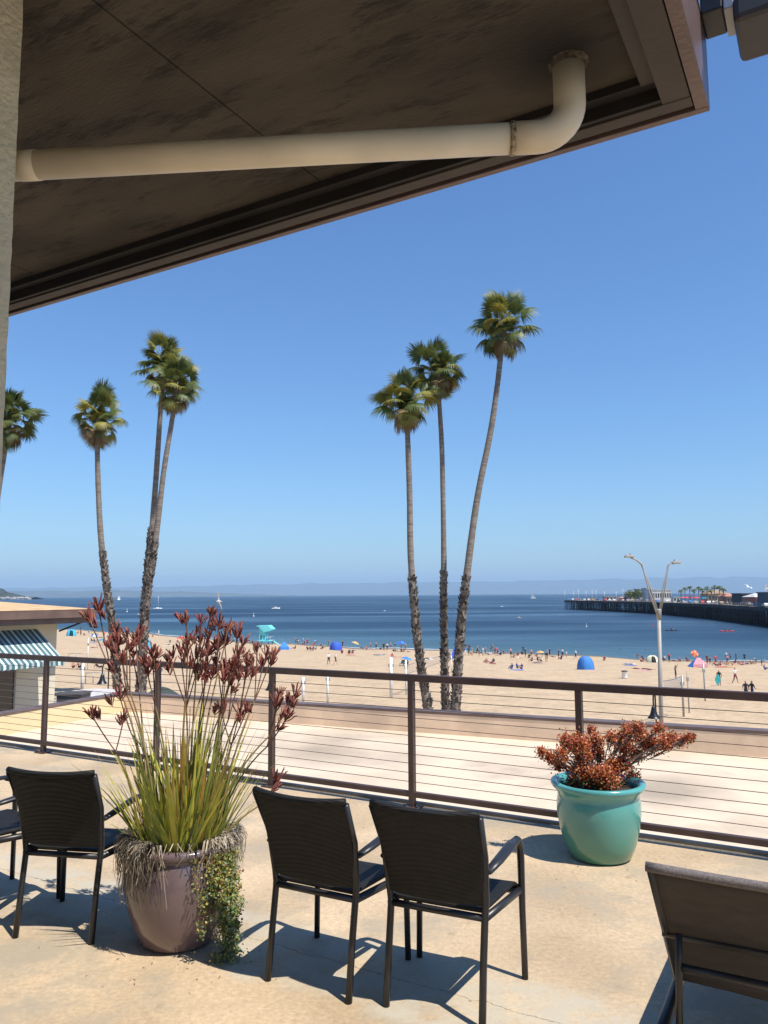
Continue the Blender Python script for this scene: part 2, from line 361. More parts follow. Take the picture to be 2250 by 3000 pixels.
# lower roof beyond the railing, with parapets
ZR = -0.45; ZC = -0.10
PC = Vector((-5.03, 15.22, 0)); PRd = Vector((10.13, -4.55, 0)).normalized(); PLd = Vector((-1.15, -2.65, 0)).normalized()
mb = MB(); 
for P_ in [[UN(-8.33, -.4), UN(12, -.4), PC + PRd * 16, PC, PC + PLd * 5.2]]:
    mb.add([(p.x, p.y, ZR) for p in P_], [tuple(range(len(P_)))])
o = tag(mb.build('lower_roof', ROOFDECK), 'pale coated flat roof beyond the railing', None, None, 'structure')
n, l, bsdf = nodes(ROOFDECK); tc = n['Texture Coordinate']
vz = n.new('ShaderNodeTexNoise'); vz.inputs['Scale'].default_value = 0.55; vz.inputs['Detail'].default_value = 8; vz.inputs['Roughness'].default_value = 0.62; l.new(tc.outputs['Object'], vz.inputs['Vector'])
vr = n.new('ShaderNodeMapRange'); l.new(vz.outputs[0], vr.inputs[0]); vr.inputs[1].default_value = 0.56; vr.inputs[2].default_value = 0.70; vr.inputs[4].default_value = 0.6
mx = n.new('ShaderNodeMix'); mx.data_type = 'RGBA'; l.new(vr.outputs[0], mx.inputs[0]); l.new(n['Color Ramp'].outputs[0], mx.inputs[6]); mx.inputs[7].default_value = (0.30, 0.24, 0.18, 1); l.new(mx.outputs[2], bsdf.inputs['Base Color'])
for (sp, rad_, kk) in ((G(925, 2195, ZR), 1.0, .55), (G(1955, 2318, ZR), .8, .62), (G(1180, 2215, ZR), .6, .35), (G(560, 2170, ZR), .8, .35)):
    sc_ = n.new('ShaderNodeVectorMath'); sc_.operation = 'DISTANCE'; l.new(tc.outputs['Object'], sc_.inputs[0]); sc_.inputs[1].default_value = sp
    ad_ = n.new('ShaderNodeMath'); ad_.operation = 'MULTIPLY_ADD'; l.new(vz.outputs[0], ad_.inputs[0]); ad_.inputs[1].default_value = rad_ * 3.2; l.new(sc_.outputs['Value'], ad_.inputs[2])
    sr2 = n.new('ShaderNodeMapRange'); l.new(ad_.outputs[0], sr2.inputs[0]); sr2.inputs[1].default_value = rad_ * 2.7; sr2.inputs[2].default_value = rad_ * 1.5; sr2.inputs[4].default_value = kk
    m3 = n.new('ShaderNodeMix'); m3.data_type = 'RGBA'; l.new(sr2.outputs[0], m3.inputs[0]); l.new(bsdf.inputs['Base Color'].links[0].from_socket, m3.inputs[6]); m3.inputs[7].default_value = (.20, .165, .125, 1); l.new(m3.outputs[2], bsdf.inputs['Base Color'])
def parapet(name, A, dirv, L, wallmat, label):
    ang = math.atan2(dirv.y, dirv.x); side = 1
    e = empty(name, (A.x, A.y, ZR), ang, label, 'parapet')
    nrm = Vector((-dirv.y, dirv.x, 0)); sgn = 1 if nrm.y > 0 or nrm.x < -0.9 else -1
    if name == 'side_parapet': sgn = -1
    y0, y1 = (0, .2) if sgn > 0 else (-.2, 0)
    H = ZC - ZR
    q = MB(); q.bb(-.0, L, y0, y1, .002, H - .045); q.build('wall', wallmat, e)
    y0, y1 = y0 - .008, y1 + .008
    # cap flashing in lengths with lapped joints
    k = 0; x = -.25
    while x < L:
        q = MB(); q.bb(x, min(x + 2.98, L), y0, y1, H - .043 + (k % 2) * .002, H); q.build('cap', mat('parapet_cap', (0.125, 0.085, 0.075), .42, .15, 5), e, .006); x += 2.98; k += 1
    # wall stucco patches (raised scuffed repairs)
    return e
parapet('roof_parapet', PC, PRd, 16, PARWALL, 'tan parapet wall with brown metal cap at the far side of the lower roof')
parapet('side_parapet', PC, PLd, 6.2, PARCREAM, 'sunlit cream parapet wall with brown cap at the left of the lower roof')
# the building volume under terrace and lower roof
mb = MB()
P_ = [UN(-8.4, -.2), UN(12, .05), PC + PRd * 15.9 + PLd * .1, PC + PLd * .1 + PRd * .1, PC + PLd * 5 + PRd * .1]
k = len(P_); mb.add([(p.x, p.y, ZR - .02) for p in P_] + [(p.x, p.y, -7.5) for p in P_], [(i, (i + 1) % k, k + (i + 1) % k, k + i) for i in range(k)])
tag(mb.build('restaurant_building', PARWALL), 'tan building walls below the lower roof', 'building')

# ------------------------------------------------------------------ eave overhead (local frame: x along U, y along N, corner at origin)
KE = Vector((0.741, 1.642, 2.83))
ev = empty('roof_eave', KE, RZ, 'dark brown roof eave with plywood soffit overhead', 'eave')
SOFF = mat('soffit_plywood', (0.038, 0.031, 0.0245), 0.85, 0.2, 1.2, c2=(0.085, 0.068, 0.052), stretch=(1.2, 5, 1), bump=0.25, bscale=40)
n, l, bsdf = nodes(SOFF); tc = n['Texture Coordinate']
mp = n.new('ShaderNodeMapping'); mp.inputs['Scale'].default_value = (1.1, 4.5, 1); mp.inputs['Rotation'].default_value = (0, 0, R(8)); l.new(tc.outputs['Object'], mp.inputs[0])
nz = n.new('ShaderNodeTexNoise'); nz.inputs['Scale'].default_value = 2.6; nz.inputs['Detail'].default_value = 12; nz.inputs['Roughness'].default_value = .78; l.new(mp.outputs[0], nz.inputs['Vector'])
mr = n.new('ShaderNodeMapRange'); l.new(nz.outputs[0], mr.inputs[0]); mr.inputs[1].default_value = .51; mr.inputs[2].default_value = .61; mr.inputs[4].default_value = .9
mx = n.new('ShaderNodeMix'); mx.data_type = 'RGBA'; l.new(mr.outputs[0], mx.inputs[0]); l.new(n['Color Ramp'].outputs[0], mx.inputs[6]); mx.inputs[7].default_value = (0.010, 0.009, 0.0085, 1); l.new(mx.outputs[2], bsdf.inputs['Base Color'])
SZ = 0.058
x = -.118
for wd in (.87, 1.22, 1.22, 1.22, 1.22):
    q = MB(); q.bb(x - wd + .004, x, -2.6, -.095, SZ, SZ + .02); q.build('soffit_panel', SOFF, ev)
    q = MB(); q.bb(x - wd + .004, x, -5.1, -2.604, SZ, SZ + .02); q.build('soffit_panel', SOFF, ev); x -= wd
q = MB(); q.bb(-6.3, 0.0, -.02, 0.0, 0, .17); q.build('front_fascia', FASCIA, ev, .002)
q = MB(); q.bb(-6.3, -.03, -.036, -.0205, .018, .1); q.build('drip_groove', TRIM_SHADE, ev)
q = MB(); q.bb(-6.3, -.03, -.074, -.0365, .001, .1); q.build('fascia_backer', TRIM, ev, .002)
q = MB(); q.bb(-6.3, -.06, -.088, -.0745, .006, .1); q.bb(-6.3, -.09, -.118, -.0885, .036, .1); q.build('inner_face_shade', TRIM_SHADE, ev, .002)  # inner face of the eave edge, its shade put into the near-black colour
q = MB(); q.bb(-.028, 0.0, -6, -.0205, 0, .17); q.build('side_fascia', FASCIA, ev, .002)
q = MB(); q.bb(-.090, -.0305, -6, -.0375, .003, .1); q.build('side_backer', TRIM, ev, .003)
q = MB(); q.bb(-.126, -.0905, -6, -.119, .03, .1); q.build('side_trim', TRIM, ev, .003)
q = MB(); q.bb(-6.3, -.03, -6, -.03, .12, .165); q.build('roof_deck', TRIM_SHADE, ev)
q = MB(); q.bb(-6.3, 0.0, -.05, .002, .171, .178); q.bb(-.05, .002, -6, -.051, .171, .178); q.build('drip_edge', BROWN, ev)
# drain pipe under the soffit
dp = empty('drain_pipe', (0, 0, 0), 0, 'cream plastic drain pipe with elbow hanging under the soffit', 'pipe')
PT = G(1665, 185, KE.z + SZ)                              # where it enters the soffit
PB = DP(1600, 397, PT.y); zp = PB.z; pl = G(40, 487, zp); pl = pl + (pl - PB) * .12
ER = .072; dirp = (Vector((PT.x, PT.y, zp)) - pl).normalized(); pr = Vector((PT.x, PT.y, zp)) - dirp * ER * 1.75; PR_ = .0322
q = MB(); q.tube([pl, pr], PR_, 28); q.build('pipe_run', PVC, dp)
pts = [pr - dirp * .002]; cE = Vector((PT.x, PT.y, zp)) - dirp * ER + Vector((0, 0, ER))
for i in range(10):
    a = R(10 * i); pts.append(cE + dirp * ER * math.sin(a) - Vector((0, 0, ER)) * math.cos(a))
pts.append(PT + Vector((0, 0, .002)))
q = MB(); q.tube(pts, PR_ + .0016, 28); q.build('elbow', PVC, dp)
q = MB(); q.tube([pl + (pr - pl) * .125, pl + (pr - pl) * .16], PR_ + .0012, 28); q.build('coupling', PVC, dp)
rs = random.Random(9); q = MB(); q.tube([pr + dirp * (k * .004 - .003) for k in range(4)], [PR_ + .0018, PR_ + .0032, PR_ + .003, PR_ + .0018], 28)
q.build('joint_sealant', mat('sealant', (0.06, 0.045, 0.03), .8, .5, 90, c2=(0.5, .4, .27)), dp)
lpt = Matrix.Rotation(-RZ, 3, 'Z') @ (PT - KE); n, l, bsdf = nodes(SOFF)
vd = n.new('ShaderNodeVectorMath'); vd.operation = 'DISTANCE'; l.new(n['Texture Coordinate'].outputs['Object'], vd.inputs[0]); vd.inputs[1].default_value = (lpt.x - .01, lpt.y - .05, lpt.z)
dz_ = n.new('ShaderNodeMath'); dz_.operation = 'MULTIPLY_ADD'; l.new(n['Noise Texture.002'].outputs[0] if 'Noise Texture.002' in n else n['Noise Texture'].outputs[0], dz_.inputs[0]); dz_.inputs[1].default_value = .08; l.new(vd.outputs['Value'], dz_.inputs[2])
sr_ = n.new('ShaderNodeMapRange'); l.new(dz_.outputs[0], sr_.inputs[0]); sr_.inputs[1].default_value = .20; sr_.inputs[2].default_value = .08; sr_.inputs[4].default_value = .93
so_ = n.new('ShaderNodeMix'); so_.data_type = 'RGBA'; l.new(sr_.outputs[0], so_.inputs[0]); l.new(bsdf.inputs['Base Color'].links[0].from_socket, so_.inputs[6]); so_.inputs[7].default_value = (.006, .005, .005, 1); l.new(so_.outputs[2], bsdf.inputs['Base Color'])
q = MB(); q.lathe([(PR_ + .002, -.012), (PR_ + .006, -.004), (PR_ + .011, -.0005)], 24, PT, cap=False)
q.build('soffit_collar', mat('tar_sealant', (0.02, .016, .013), .9, .6, 90, c2=(.11, .09, .07)), dp)
# stucco pillar at the left edge
pil = empty('stucco_pillar', (-0.649, 1.30, 0), RZ, 'weathered grey stucco pillar at the left edge of the picture', 'pillar')
mb = MB(); rs = random.Random(12); nz_ = 140
for i in range(nz_ + 1):
    z = 2.885 * i / nz_
    for (x, y) in ((-.5, -.5), (0, -.5), (0, -.25), (0, 0), (-.25, 0), (-.5, 0)):
        j = rs.uniform(-.0005, .0005); mb.v.append((x + j, y + j, z))
for i in range(nz_):
    for j in range(6):
        mb.f.append([i * 6 + j, i * 6 + (j + 1) % 6, (i + 1) * 6 + (j + 1) % 6, (i + 1) * 6 + j]); mb.m.append(0); mb.sm.append(False)
mb.build('shaft', STUCCO, pil)
# heater box on the eave corner
hb = empty('outdoor_heater', KE + U * .0, RZ, 'dark outdoor heater box on a black bracket beside the eave corner', 'heater')
q = MB(); q.bb(.001, .046, -.10, -.008, .165, .55); q.bb(.004, .03, -.16, -.1005, .24, .5); q.build('bracket', BLACKMETAL, hb, .004)
q = MB(); q.bb(.0465, .068, -.10, -.003, .158, .55); q.build('hinge_plate', GREYMETAL, hb, .003)
q = MB(); q.bb(.0685, .62, -.07, .01, .166, .55); q.build('back_panel', mat('dark_teal_panel', (0.012, .025, .035), .3, .2, 5), hb, .004)
q = MB(); q.bb(.066, .64, -.13, .03, .105, .164); q.build('lower_housing', mat('charcoal_housing', (0.028, .026, .030), .5, .15, 10), hb, .012)
q = MB(); q.lathe([(.006, 0), (.006, .003), (.003, .006)], 10); sc = q.build('screw', GREYMETAL, hb); sc.rotation_euler = (R(90), 0, 0); sc.location = (.105, -.0705, .185)
# back wall of the building under the eave (behind the camera)
q = MB(); q.bb(-6, 6, -.2, 0, 0, 3.2); o = tag(q.build('terrace_wall', STUCCO), 'stucco wall of the building at the back of the terrace', 'wall'); o.location = UN(0, -8.6); o.rotation_euler = (0, 0, RZ)

# ------------------------------------------------------------------ neighbouring house with awning
W0 = Vector((-10.05, 24.0, 0))
hs = empty('beach_house', W0, RZ, 'cream house with tan roof and striped awning left of the lower roof', 'house')   # local: y along N, x along U
CREAM = mat('house_cream', (0.62, 0.57, 0.44), .8, .05, 1.5, .1, 20)
GLASS = mat('window_glass', (0.02, .025, .03), .06, .1, 2, spec=.8)
q = MB(); q.bb(-7, 0, -9, 0, -6, .955); q.build('wall', CREAM, hs)
HF = mat('house_fascia', (0.135, 0.085, 0.068), .55, .15, 3)
q = MB(); q.bb(.95, 1.0, -9.5, .62, 1.13, 1.37); q.bb(-7.5, .9495, .57, .62, 1.13, 1.37); q.build('fascia', HF, hs)
q = MB(); q.bb(-.4, .90, -9.5, .56, .962, 1.128); q.build('soffit_beam', HF, hs)
q = MB(); q.tube([(.05, .03, .70), (.5, .5, .965)], .03, 6); q.build('brace', TRIM_SHADE, hs)
q = MB()
q.add([(1.01, -9.5, 1.372), (1.01, .63, 1.372), (-3.2, -.5, 1.66), (-3.2, -9.5, 1.66), (-7.5, .63, 1.372), (-7.5, -9.5, 1.372)], [(0, 1, 2, 3), (1, 4, 2), (4, 5, 3, 2)])
q.build('roof', mat('tan_roofing', (0.55, 0.36, 0.19), .9, .15, 3, .3, 20), hs)
AW = mat('awning_stripe', (0.05, .12, .13), .8, .1, 4)
n, l, bsdf = nodes(AW); tc = n['Texture Coordinate']; sx = n.new('ShaderNodeSeparateXYZ'); l.new(tc.outputs['Object'], sx.inputs[0])
mo = n.new('ShaderNodeMath'); mo.operation = 'MULTIPLY'; l.new(sx.outputs[1], mo.inputs[0]); mo.inputs[1].default_value = 1 / .34
fr = n.new('ShaderNodeMath'); fr.operation = 'FRACT'; l.new(mo.outputs[0], fr.inputs[0])
rp = n.new('ShaderNodeValToRGB'); rp.color_ramp.interpolation = 'CONSTANT'; e_ = rp.color_ramp.elements
e_[0].position = 0; e_[0].color = (.055, .13, .14, 1); e_[1].position = .27; e_[1].color = (.62, .72, .70, 1)
x = e_.new(.5); x.color = (.055, .13, .14, 1); x = e_.new(.77); x.color = (.36, .40, .42, 1)
l.new(fr.outputs[0], rp.inputs[0]); l.new(rp.outputs[0], bsdf.inputs['Base Color'])
q = MB(); ya, yb = -8.5, -.70
q.add([(.02, ya, .80), (.02, yb, .80), (1.32, yb, -.08), (1.32, ya, -.08), (.02, ya, .785), (.02, yb, .785), (1.31, yb, -.10), (1.31, ya, -.10)], [(3, 2, 1, 0), (4, 5, 6, 7), (1, 2, 6, 5)])
aw = q.build('awning', AW, hs)
q = MB(); k = 46
for i in range(k):
    y0 = ya + (yb - ya) * i / k; y1 = ya + (yb - ya) * (i + 1) / k; ym = (y0 + y1) / 2
    q.add([(1.325, y0, -.08), (1.325, y1, -.08), (1.335, y1, -.19), (1.338, ym, -.225), (1.335, y0, -.19)], [(0, 4, 3, 2, 1)])
q.build('valance', AW, aw)
for (y0, y1) in ((-2.6, -1.35), (-4.1, -2.75), (-6, -4.5)):
    q = MB(); q.bb(.004, .02, y0, y1, -3.1, -.15); wi = q.build('sliding_door', GLASS, hs)
    q = MB(); fm = mat('door_frame', (0.25, .24, .22), .4)
    for yy in (y0, (y0 + y1) / 2, y1 - .05): q.bb(.021, .05, yy, yy + .05, -3.1, -.15)
    q.build('frame', fm, wi)
    q = MB(); q.bb(.0205, .03, y0 + .32, y0 + .55, -2.8, -.3); q.build('curtain', mat('curtain', (.5, .46, .33), .9), wi)

# ------------------------------------------------------------------ wicker chairs
def wicker(name, c):
    m = mat(name, c, .62, .3, 18, spec=.35)
    n, l, b = nodes(m); tc = n['Texture Coordinate']
    w1 = n.new('ShaderNodeTexWave'); w1.bands_direction = 'X'; w1.inputs['Scale'].default_value = 44; w1.inputs['Distortion'].default_value = .4
    w2 = n.new('ShaderNodeTexWave'); w2.bands_direction = 'DIAGONAL'; w2.inputs['Scale'].default_value = 1
    mp = n.new('ShaderNodeMapping'); mp.inputs['Scale'].default_value = (0, 1, 1); l.new(tc.outputs['Object'], mp.inputs[0])
    w2.inputs['Scale'].default_value = 40; w2.inputs['Distortion'].default_value = .5
    l.new(tc.outputs['Object'], w1.inputs['Vector']); l.new(mp.outputs[0], w2.inputs['Vector'])
    mu = n.new('ShaderNodeMath'); mu.operation = 'MULTIPLY'; l.new(w1.outputs[1], mu.inputs[0]); l.new(w2.outputs[1], mu.inputs[1])
    bp = n.new('ShaderNodeBump'); bp.inputs['Strength'].default_value = .55; bp.inputs['Distance'].default_value = .004
    l.new(mu.outputs[0], bp.inputs['Height']); l.new(bp.outputs[0], b.inputs['Normal'])
    mx = n.new('ShaderNodeMix'); mx.data_type = 'RGBA'; mx.blend_type = 'MULTIPLY'; mx.inputs[0].default_value = .5
    rr = n.new('ShaderNodeMapRange'); l.new(mu.outputs[0], rr.inputs[0]); rr.inputs[2].default_value = .6; rr.inputs[3].default_value = .4; rr.inputs[4].default_value = 1.3
    l.new(n['Color Ramp'].outputs[0], mx.inputs[6]); l.new(rr.outputs[0], mx.inputs[7]); l.new(mx.outputs[2], b.inputs['Base Color'])
    return m
WICK = wicker('dark_wicker', (0.0085, 0.008, 0.0072))
CHM = mat('dark_chair_frame', (0.018, 0.018, 0.020), .38, .15, 12)
def slab(mb, fn, nu, nv, th, mi=0):
    # closed curved slab: fn(u,v) -> (point, normal)
    top = []; bot = []
    for i in range(nu + 1):
        for j in range(nv + 1):
            p, nn = fn(i / nu, j / nv); top.append(p + nn * th / 2); bot.append(p - nn * th / 2)
    k = (nu + 1) * (nv + 1); w_ = nv + 1; ff = []
    for i in range(nu):
        for j in range(nv):
            a = i * w_ + j; ff.append((a, a + w_, a + w_ + 1, a + 1)); ff.append((k + a, k + a + 1, k + a + w_ + 1, k + a + w_))
    for i in range(nu):
        a = i * w_; ff.append((a, k + a, k + a + w_, a + w_)); a += nv; ff.append((a, a + w_, k + a + w_, k + a))
    for j in range(nv):
        a = j; ff.append((a, a + 1, k + a + 1, k + a)); a = nu * w_ + j; ff.append((a, k + a, k + a + 1, a + 1))
    mb.add(top + bot, ff, mi, True)
def make_chair():
    root = empty('wicker_armchair', (0, 0, 0))
    def back(u, v):
        x = (u - .5) * 2; hw = .222 + .022 * v; z = .455 + .40 * v
        y = -.185 - .02 * v - .115 * v * v + .0 - .030 * (1 - x * x)
        y += -.012 * math.sin(v * math.pi)
        zz = z - .012 * (1 - x * x) * v
        return Vector((x * hw, y, zz)), Vector((x * -.12, 1, .35 * v + .05)).normalized()
    q = MB(); slab(q, back, 14, 12, .022); q.build('backrest', WICK, root, .008)
    q = MB(); q.tube([back(i / 14, 1)[0] + Vector((0, 0, .004)) for i in range(15)], .0155, 10); q.build('top_roll', WICK, root)
    def seat(u, v):
        x = (u - .5) * 2; y = -.185 + .42 * v; hw = .212 + .03 * v
        z = .432 - .012 * (1 - x * x) * math.sin(v * math.pi) - .03 * max(0, v - .88) / .12
        return Vector((x * hw, y, z)), Vector((0, .0, 1))
    q = MB(); slab(q, seat, 8, 12, .02); q.build('seat', WICK, root, .006)
    q = MB()
    q.tube([(-.21, -.185, .405), (.21, -.185, .405)], .015, 8); q.tube([(-.245, .225, .385), (.245, .225, .385)], .015, 8)
    for s_ in (-1, 1): q.tube([(s_ * .215, -.19, .405), (s_ * .25, .225, .39)], .017, 8)
    q.build('seat_frame', CHM, root)
    for s_ in (-1, 1):
        q = MB(); q.tube([(s_ * .215, -.245, 0), (s_ * .214, -.215, .22), (s_ * .215, -.185, .41), (s_ * .221, -.187, .47), (s_ * .232, -.222, .66), (s_ * .244, -.315, .845)], .0155, 8)
        q.build('leg', CHM, root)
        q = MB(); q.tube([(s_ * .262, .235, 0), (s_ * .257, .232, .30), (s_ * .256, .230, .52), (s_ * .256, .222, .575), (s_ * .256, .20, .612), (s_ * .256, .165, .628)], [.0145, .015, .017, .018, .019, .02], 8)
        q.build('leg', CHM, root)
        q = MB(); q.tube([(s_ * .238, -.205, .60), (s_ * .25, -.1, .615), (s_ * .257, .05, .632), (s_ * .256, .175, .63)], [.020, .025, .027, .022], 10, up=(0, 0, 1), flat=.55)
        q.build('armrest', CHM, root)
        for y_ in (-.245, .235):
            pass
    return root
proto = make_chair()
def place(o, c, ang, label):
    o.location = (c[0], c[1], 0.001); o.rotation_euler = (0, 0, ang); tag(o, label, 'chair', 'dark wicker armchairs on the terrace')
def chair_from(rl, rr_):
    a, b2 = Vector((*rl, 0)), Vector((*rr_, 0)); d_ = (b2 - a); ang = math.atan2(d_.y, d_.x)
    mid = (a + b2) / 2; f_ = Vector((-math.sin(ang), math.cos(ang), 0)); c_ = mid + f_ * .245
    return (c_.x, c_.y), ang
c_, a_ = chair_from((-.005, 3.52), (.385, 3.335)); place(proto, c_, a_, 'dark wicker armchair nearest the lounger, right one of the pair in the middle')
c_, a_ = chair_from((-.555, 3.755), (-.155, 3.54)); place(dup(proto), c_, a_, 'dark wicker armchair right of the purple pot, left one of the pair')
c_, a_ = chair_from((-1.93, 4.215), (-1.485, 4.13)); place(dup(proto), c_, a_, 'dark wicker armchair left of the purple pot, seen from behind')
fl, fr_ = Vector((-2.335, 5.05, 0)), Vector((-1.915, 4.74, 0)); d_ = fr_ - fl; a_ = math.atan2(d_.y, d_.x); c_ = (fl + fr_) / 2 - Vector((-math.sin(a_), math.cos(a_), 0)) * .235
place(dup(proto), (c_.x, c_.y), a_, 'dark wicker armchair cut off by the left edge of the picture')

# ------------------------------------------------------------------ sling lounger
lg = empty('sling_lounger', (1.055, 3.012, 0), RZ, 'brown sling lounger with raised backrest at the lower right corner', 'lounger')   # hinge left corner; x along U, y along N
SLING = mat('brown_sling', (0.040, 0.032, 0.026), .75, .15, 14, .35, 260, c2=(0.054, 0.043, 0.035))
nodes(SLING)[0]['Mapping'].inputs['Scale'].default_value = (1, 1, 3)
HEM = mat('sling_hem', (0.14, .12, .115), .8, .3, 160)
LF = mat('lounger_frame', (0.030, .027, .025), .4, .15, 10)
WL = .66
def lback(u, v):
    x = WL * u; sag = .018 * math.sin(u * math.pi)
    return Vector((x, -.385 * v - .01 + sag * .8, .35 + .50 * v - sag * .5)), Vector((0, -.5, -.385)).normalized()
q = MB(); slab(q, lback, 12, 10, .006); q.build('backrest', SLING, lg)
q = MB(); q.tube([lback(i / 12, 1)[0] + Vector((0, -.004, .004)) for i in range(13)], .016, 12); q.build('top_hem', HEM, lg)
def lseat(u, v): return Vector((.03 + (WL - .06) * u, .02 + .9 * v, .35 - .02 * math.sin(u * math.pi) - .01 * math.sin(v * math.pi))), Vector((0, 0, 1))
q = MB(); slab(q, lseat, 8, 8, .006); q.build('seat', SLING, lg)
for s_, x in ((0, .012), (1, WL - .012)):
    q = MB(); q.tube([(x, .0, .34), (x, -.395, .855)], .012, 10); q.build('back_rail', LF, lg)
    q = MB(); q.tube([(x, -.42, .30), (x, -.2, .315), (x, .3, .34), (x, .95, .345)], .021, 10); sr = q.build('side_rail', LF, lg)
    q = MB(); q.lathe([(.022, 0), (.022, .02), (.012, .026)], 12); ec = q.build('end_cap', mat('cap_plastic', (.45, .42, .40), .5), sr); ec.location = (x, -.42, .30); ec.rotation_euler = (R(90), 0, 0)
    q = MB(); q.tube([(x, .75, .335), (x, .80, .01)], .017, 10); q.build('leg', LF, lg)
    q = MB(); q.tube([(x, -.33, .30), (x, -.40, .01)], .017, 10); q.build('leg', LF, lg)
    xi = x + (.055 if s_ == 0 else -.055)
    q = MB(); q.tube([(xi, -.24, .60), (xi, -.262, .52), (xi, -.30, .315)], .012, 8); q.build('prop_strut', LF, lg)
q = MB(); q.tube([(.0, -.175, .565), (WL, -.175, .565)], .012, 8); q.build('cross_bar', LF, lg)
q = MB(); q.tube([(.067, -.262, .50), (WL - .067, -.262, .50)], .014, 8); q.build('prop_bar', LF, lg)
q = MB(); q.tube([(.012, -.28, .30), (WL - .012, -.28, .30)], .018, 8); q.build('cross_bar', LF, lg)

# ------------------------------------------------------------------ potted plants
def glaze(name, c, c2, rough=.18):
    m = mat(name, c, rough, .1, 2.5, .05, 12, c2=c2, spec=.5, coat=.4); return m
def leafm(name, c, c2, tr=.25): return mat(name, c, .5, .3, 6, c2=c2, trans=tr, lo=.3, hi=.7)
rs = random.Random(21)
PP = Vector((-1.065, 4.19, 0))
pt = empty('kangaroo_paw_planter', PP, 0, 'large purple glazed pot of tall red kangaroo paw beside a wicker chair', 'potted plant')
PUR = glaze('purple_glaze', (0.120, 0.086, 0.088), (0.150, 0.102, 0.108), .22)
prof = [(.15, .001), (.175, .004), (.195, .02), (.235, .10), (.268, .20), (.285, .30), (.284, .38), (.272, .435), (.262, .455), (.27, .458), (.286, .466), (.294, .480), (.292, .496), (.280, .506), (.262, .507), (.250, .498), (.245, .47), (.24, .42)]
q = MB(); q.lathe(prof, 64); q.build('pot', PUR, pt)
q = MB(); vv = []; 
for i in range(13):
    for j in range(24):
        r_ = .246 * i / 12; a = 2 * math.pi * j / 24; vv.append((r_ * math.cos(a), r_ * math.sin(a), .455 + rs.uniform(-.008, .012)))
q.add(vv, [(i * 24 + j, i * 24 + (j + 1) % 24, (i + 1) * 24 + (j + 1) % 24, (i + 1) * 24 + j) for i in range(12) for j in range(24)], 0, True); q.build('soil', SOIL, pt)
LM = [leafm('paw_leaf_yellowgreen', (0.44, 0.42, 0.045), (0.60, 0.53, 0.09)), leafm('paw_leaf_green', (0.18, 0.25, 0.04), (0.36, 0.38, 0.07)), leafm('paw_leaf_orange', (0.38, 0.26, 0.05), (0.50, 0.24, 0.06)), leafm('paw_leaf_dark', (0.06, 0.09, 0.022), (0.12, 0.15, 0.035))]
def blade(L, wd, bend, mats_):
    q = MB(); k = 6; vv = []
    for i in range(k + 1):
        t = i / k; wv = wd * (1 - t ** 2.2) * (.55 + .45 * min(1, t * 4)); y = bend * t * t; z = L * t * (1 - .12 * abs(bend) / L * t)
        vv += [(-wv / 2, y - wv * .15, z), (0, y, z), (wv / 2, y - wv * .15, z)]
    for i in range(k):
        a = i * 3; q.add([vv[a], vv[a + 1], vv[a + 4], vv[a + 3]], [(0, 1, 2, 3)], 1 if i >= 5 else 0, True); q.add([vv[a + 1], vv[a + 2], vv[a + 5], vv[a + 4]], [(0, 1, 2, 3)], 1 if i >= 5 else 0, True)
    return q.mesh('leaf', mats_)
BL = []
for i in range(14):
    m0 = LM[[0, 1, 0, 3, 0, 1, 2, 1, 0, 3, 0, 1, 0, 1][i]]; BL.append(blade(1.0, rs.uniform(.013, .024), rs.uniform(.0, .30), [m0, rs.choice([m0, LM[2], LM[0]])]))
for i in range(300):
    o = link('leaf', BL[i % 14], pt); a = rs.uniform(0, 2 * math.pi); r_ = .215 * math.sqrt(rs.random())
    o.location = (r_ * math.cos(a), r_ * math.sin(a), .45)
    tilt = (r_ / .215) * R(rs.uniform(2, 36)) + R(rs.uniform(-3, 6)); L = rs.uniform(.26, .60) if rs.random() < .75 else rs.uniform(.5, .82)
    if tilt > R(24): L *= .8
    o.scale = (rs.uniform(.8, 1.35), L, L)
    o.rotation_euler = Euler((-tilt, rs.uniform(-.08, .08), a - math.pi / 2 + rs.uniform(-.5, .5)), 'XYZ')
# dry grass hanging over the rim
DRY = [mat('dry_grass', (0.30, 0.24, 0.165), .8, .3, 8, trans=.15), mat('dry_grass_pale', (0.46, 0.40, 0.31), .8, .2, 8, trans=.15), mat('dry_grass_dark', (0.13, 0.10, 0.07), .8, .3, 8)]
q = MB()
for i in range(560):
    a = rs.gauss(R(218), R(24)) if rs.random() < .62 else rs.gauss(R(-12), R(20))
    r0_ = rs.uniform(.14, .25); r1 = rs.uniform(.283, .325); dz = rs.uniform(.02, .17) if rs.random() < .75 else rs.uniform(.12, .30); a2 = a + rs.uniform(-.5, .5)
    if math.cos(a) > .3: dz *= .75
    pts_ = []
    for t in (0, .2, .4, .6, .8, 1.0):
        if t < .5: r_ = r0_ + (r1 - r0_) * t / .5; z = .47 + .075 * math.sin(t / .5 * math.pi * .7) + rs.uniform(0, .01)
        else: r_ = r1 + rs.uniform(-.012, .02) - .01 * (t - .5); z = .47 + .075 * math.sin(.7 * math.pi) - dz * (t - .5) / .5
        aa = a + (a2 - a) * t; pts_.append(Vector((r_ * math.cos(aa), r_ * math.sin(aa), z)))
    tn = Vector((-math.sin(a), math.cos(a), .1)) * rs.uniform(.0014, .004); mi = rs.choices((0, 1, 2), (5, 3, 4))[0]
    for p0, p1 in zip(pts_, pts_[1:]): q.add([p0 - tn, p0 + tn, p1 + tn * .8, p1 - tn * .8], [(0, 1, 2, 3)], mi, True)
tag(q.build('dry_grass', DRY, pt), None, None, None, 'stuff')
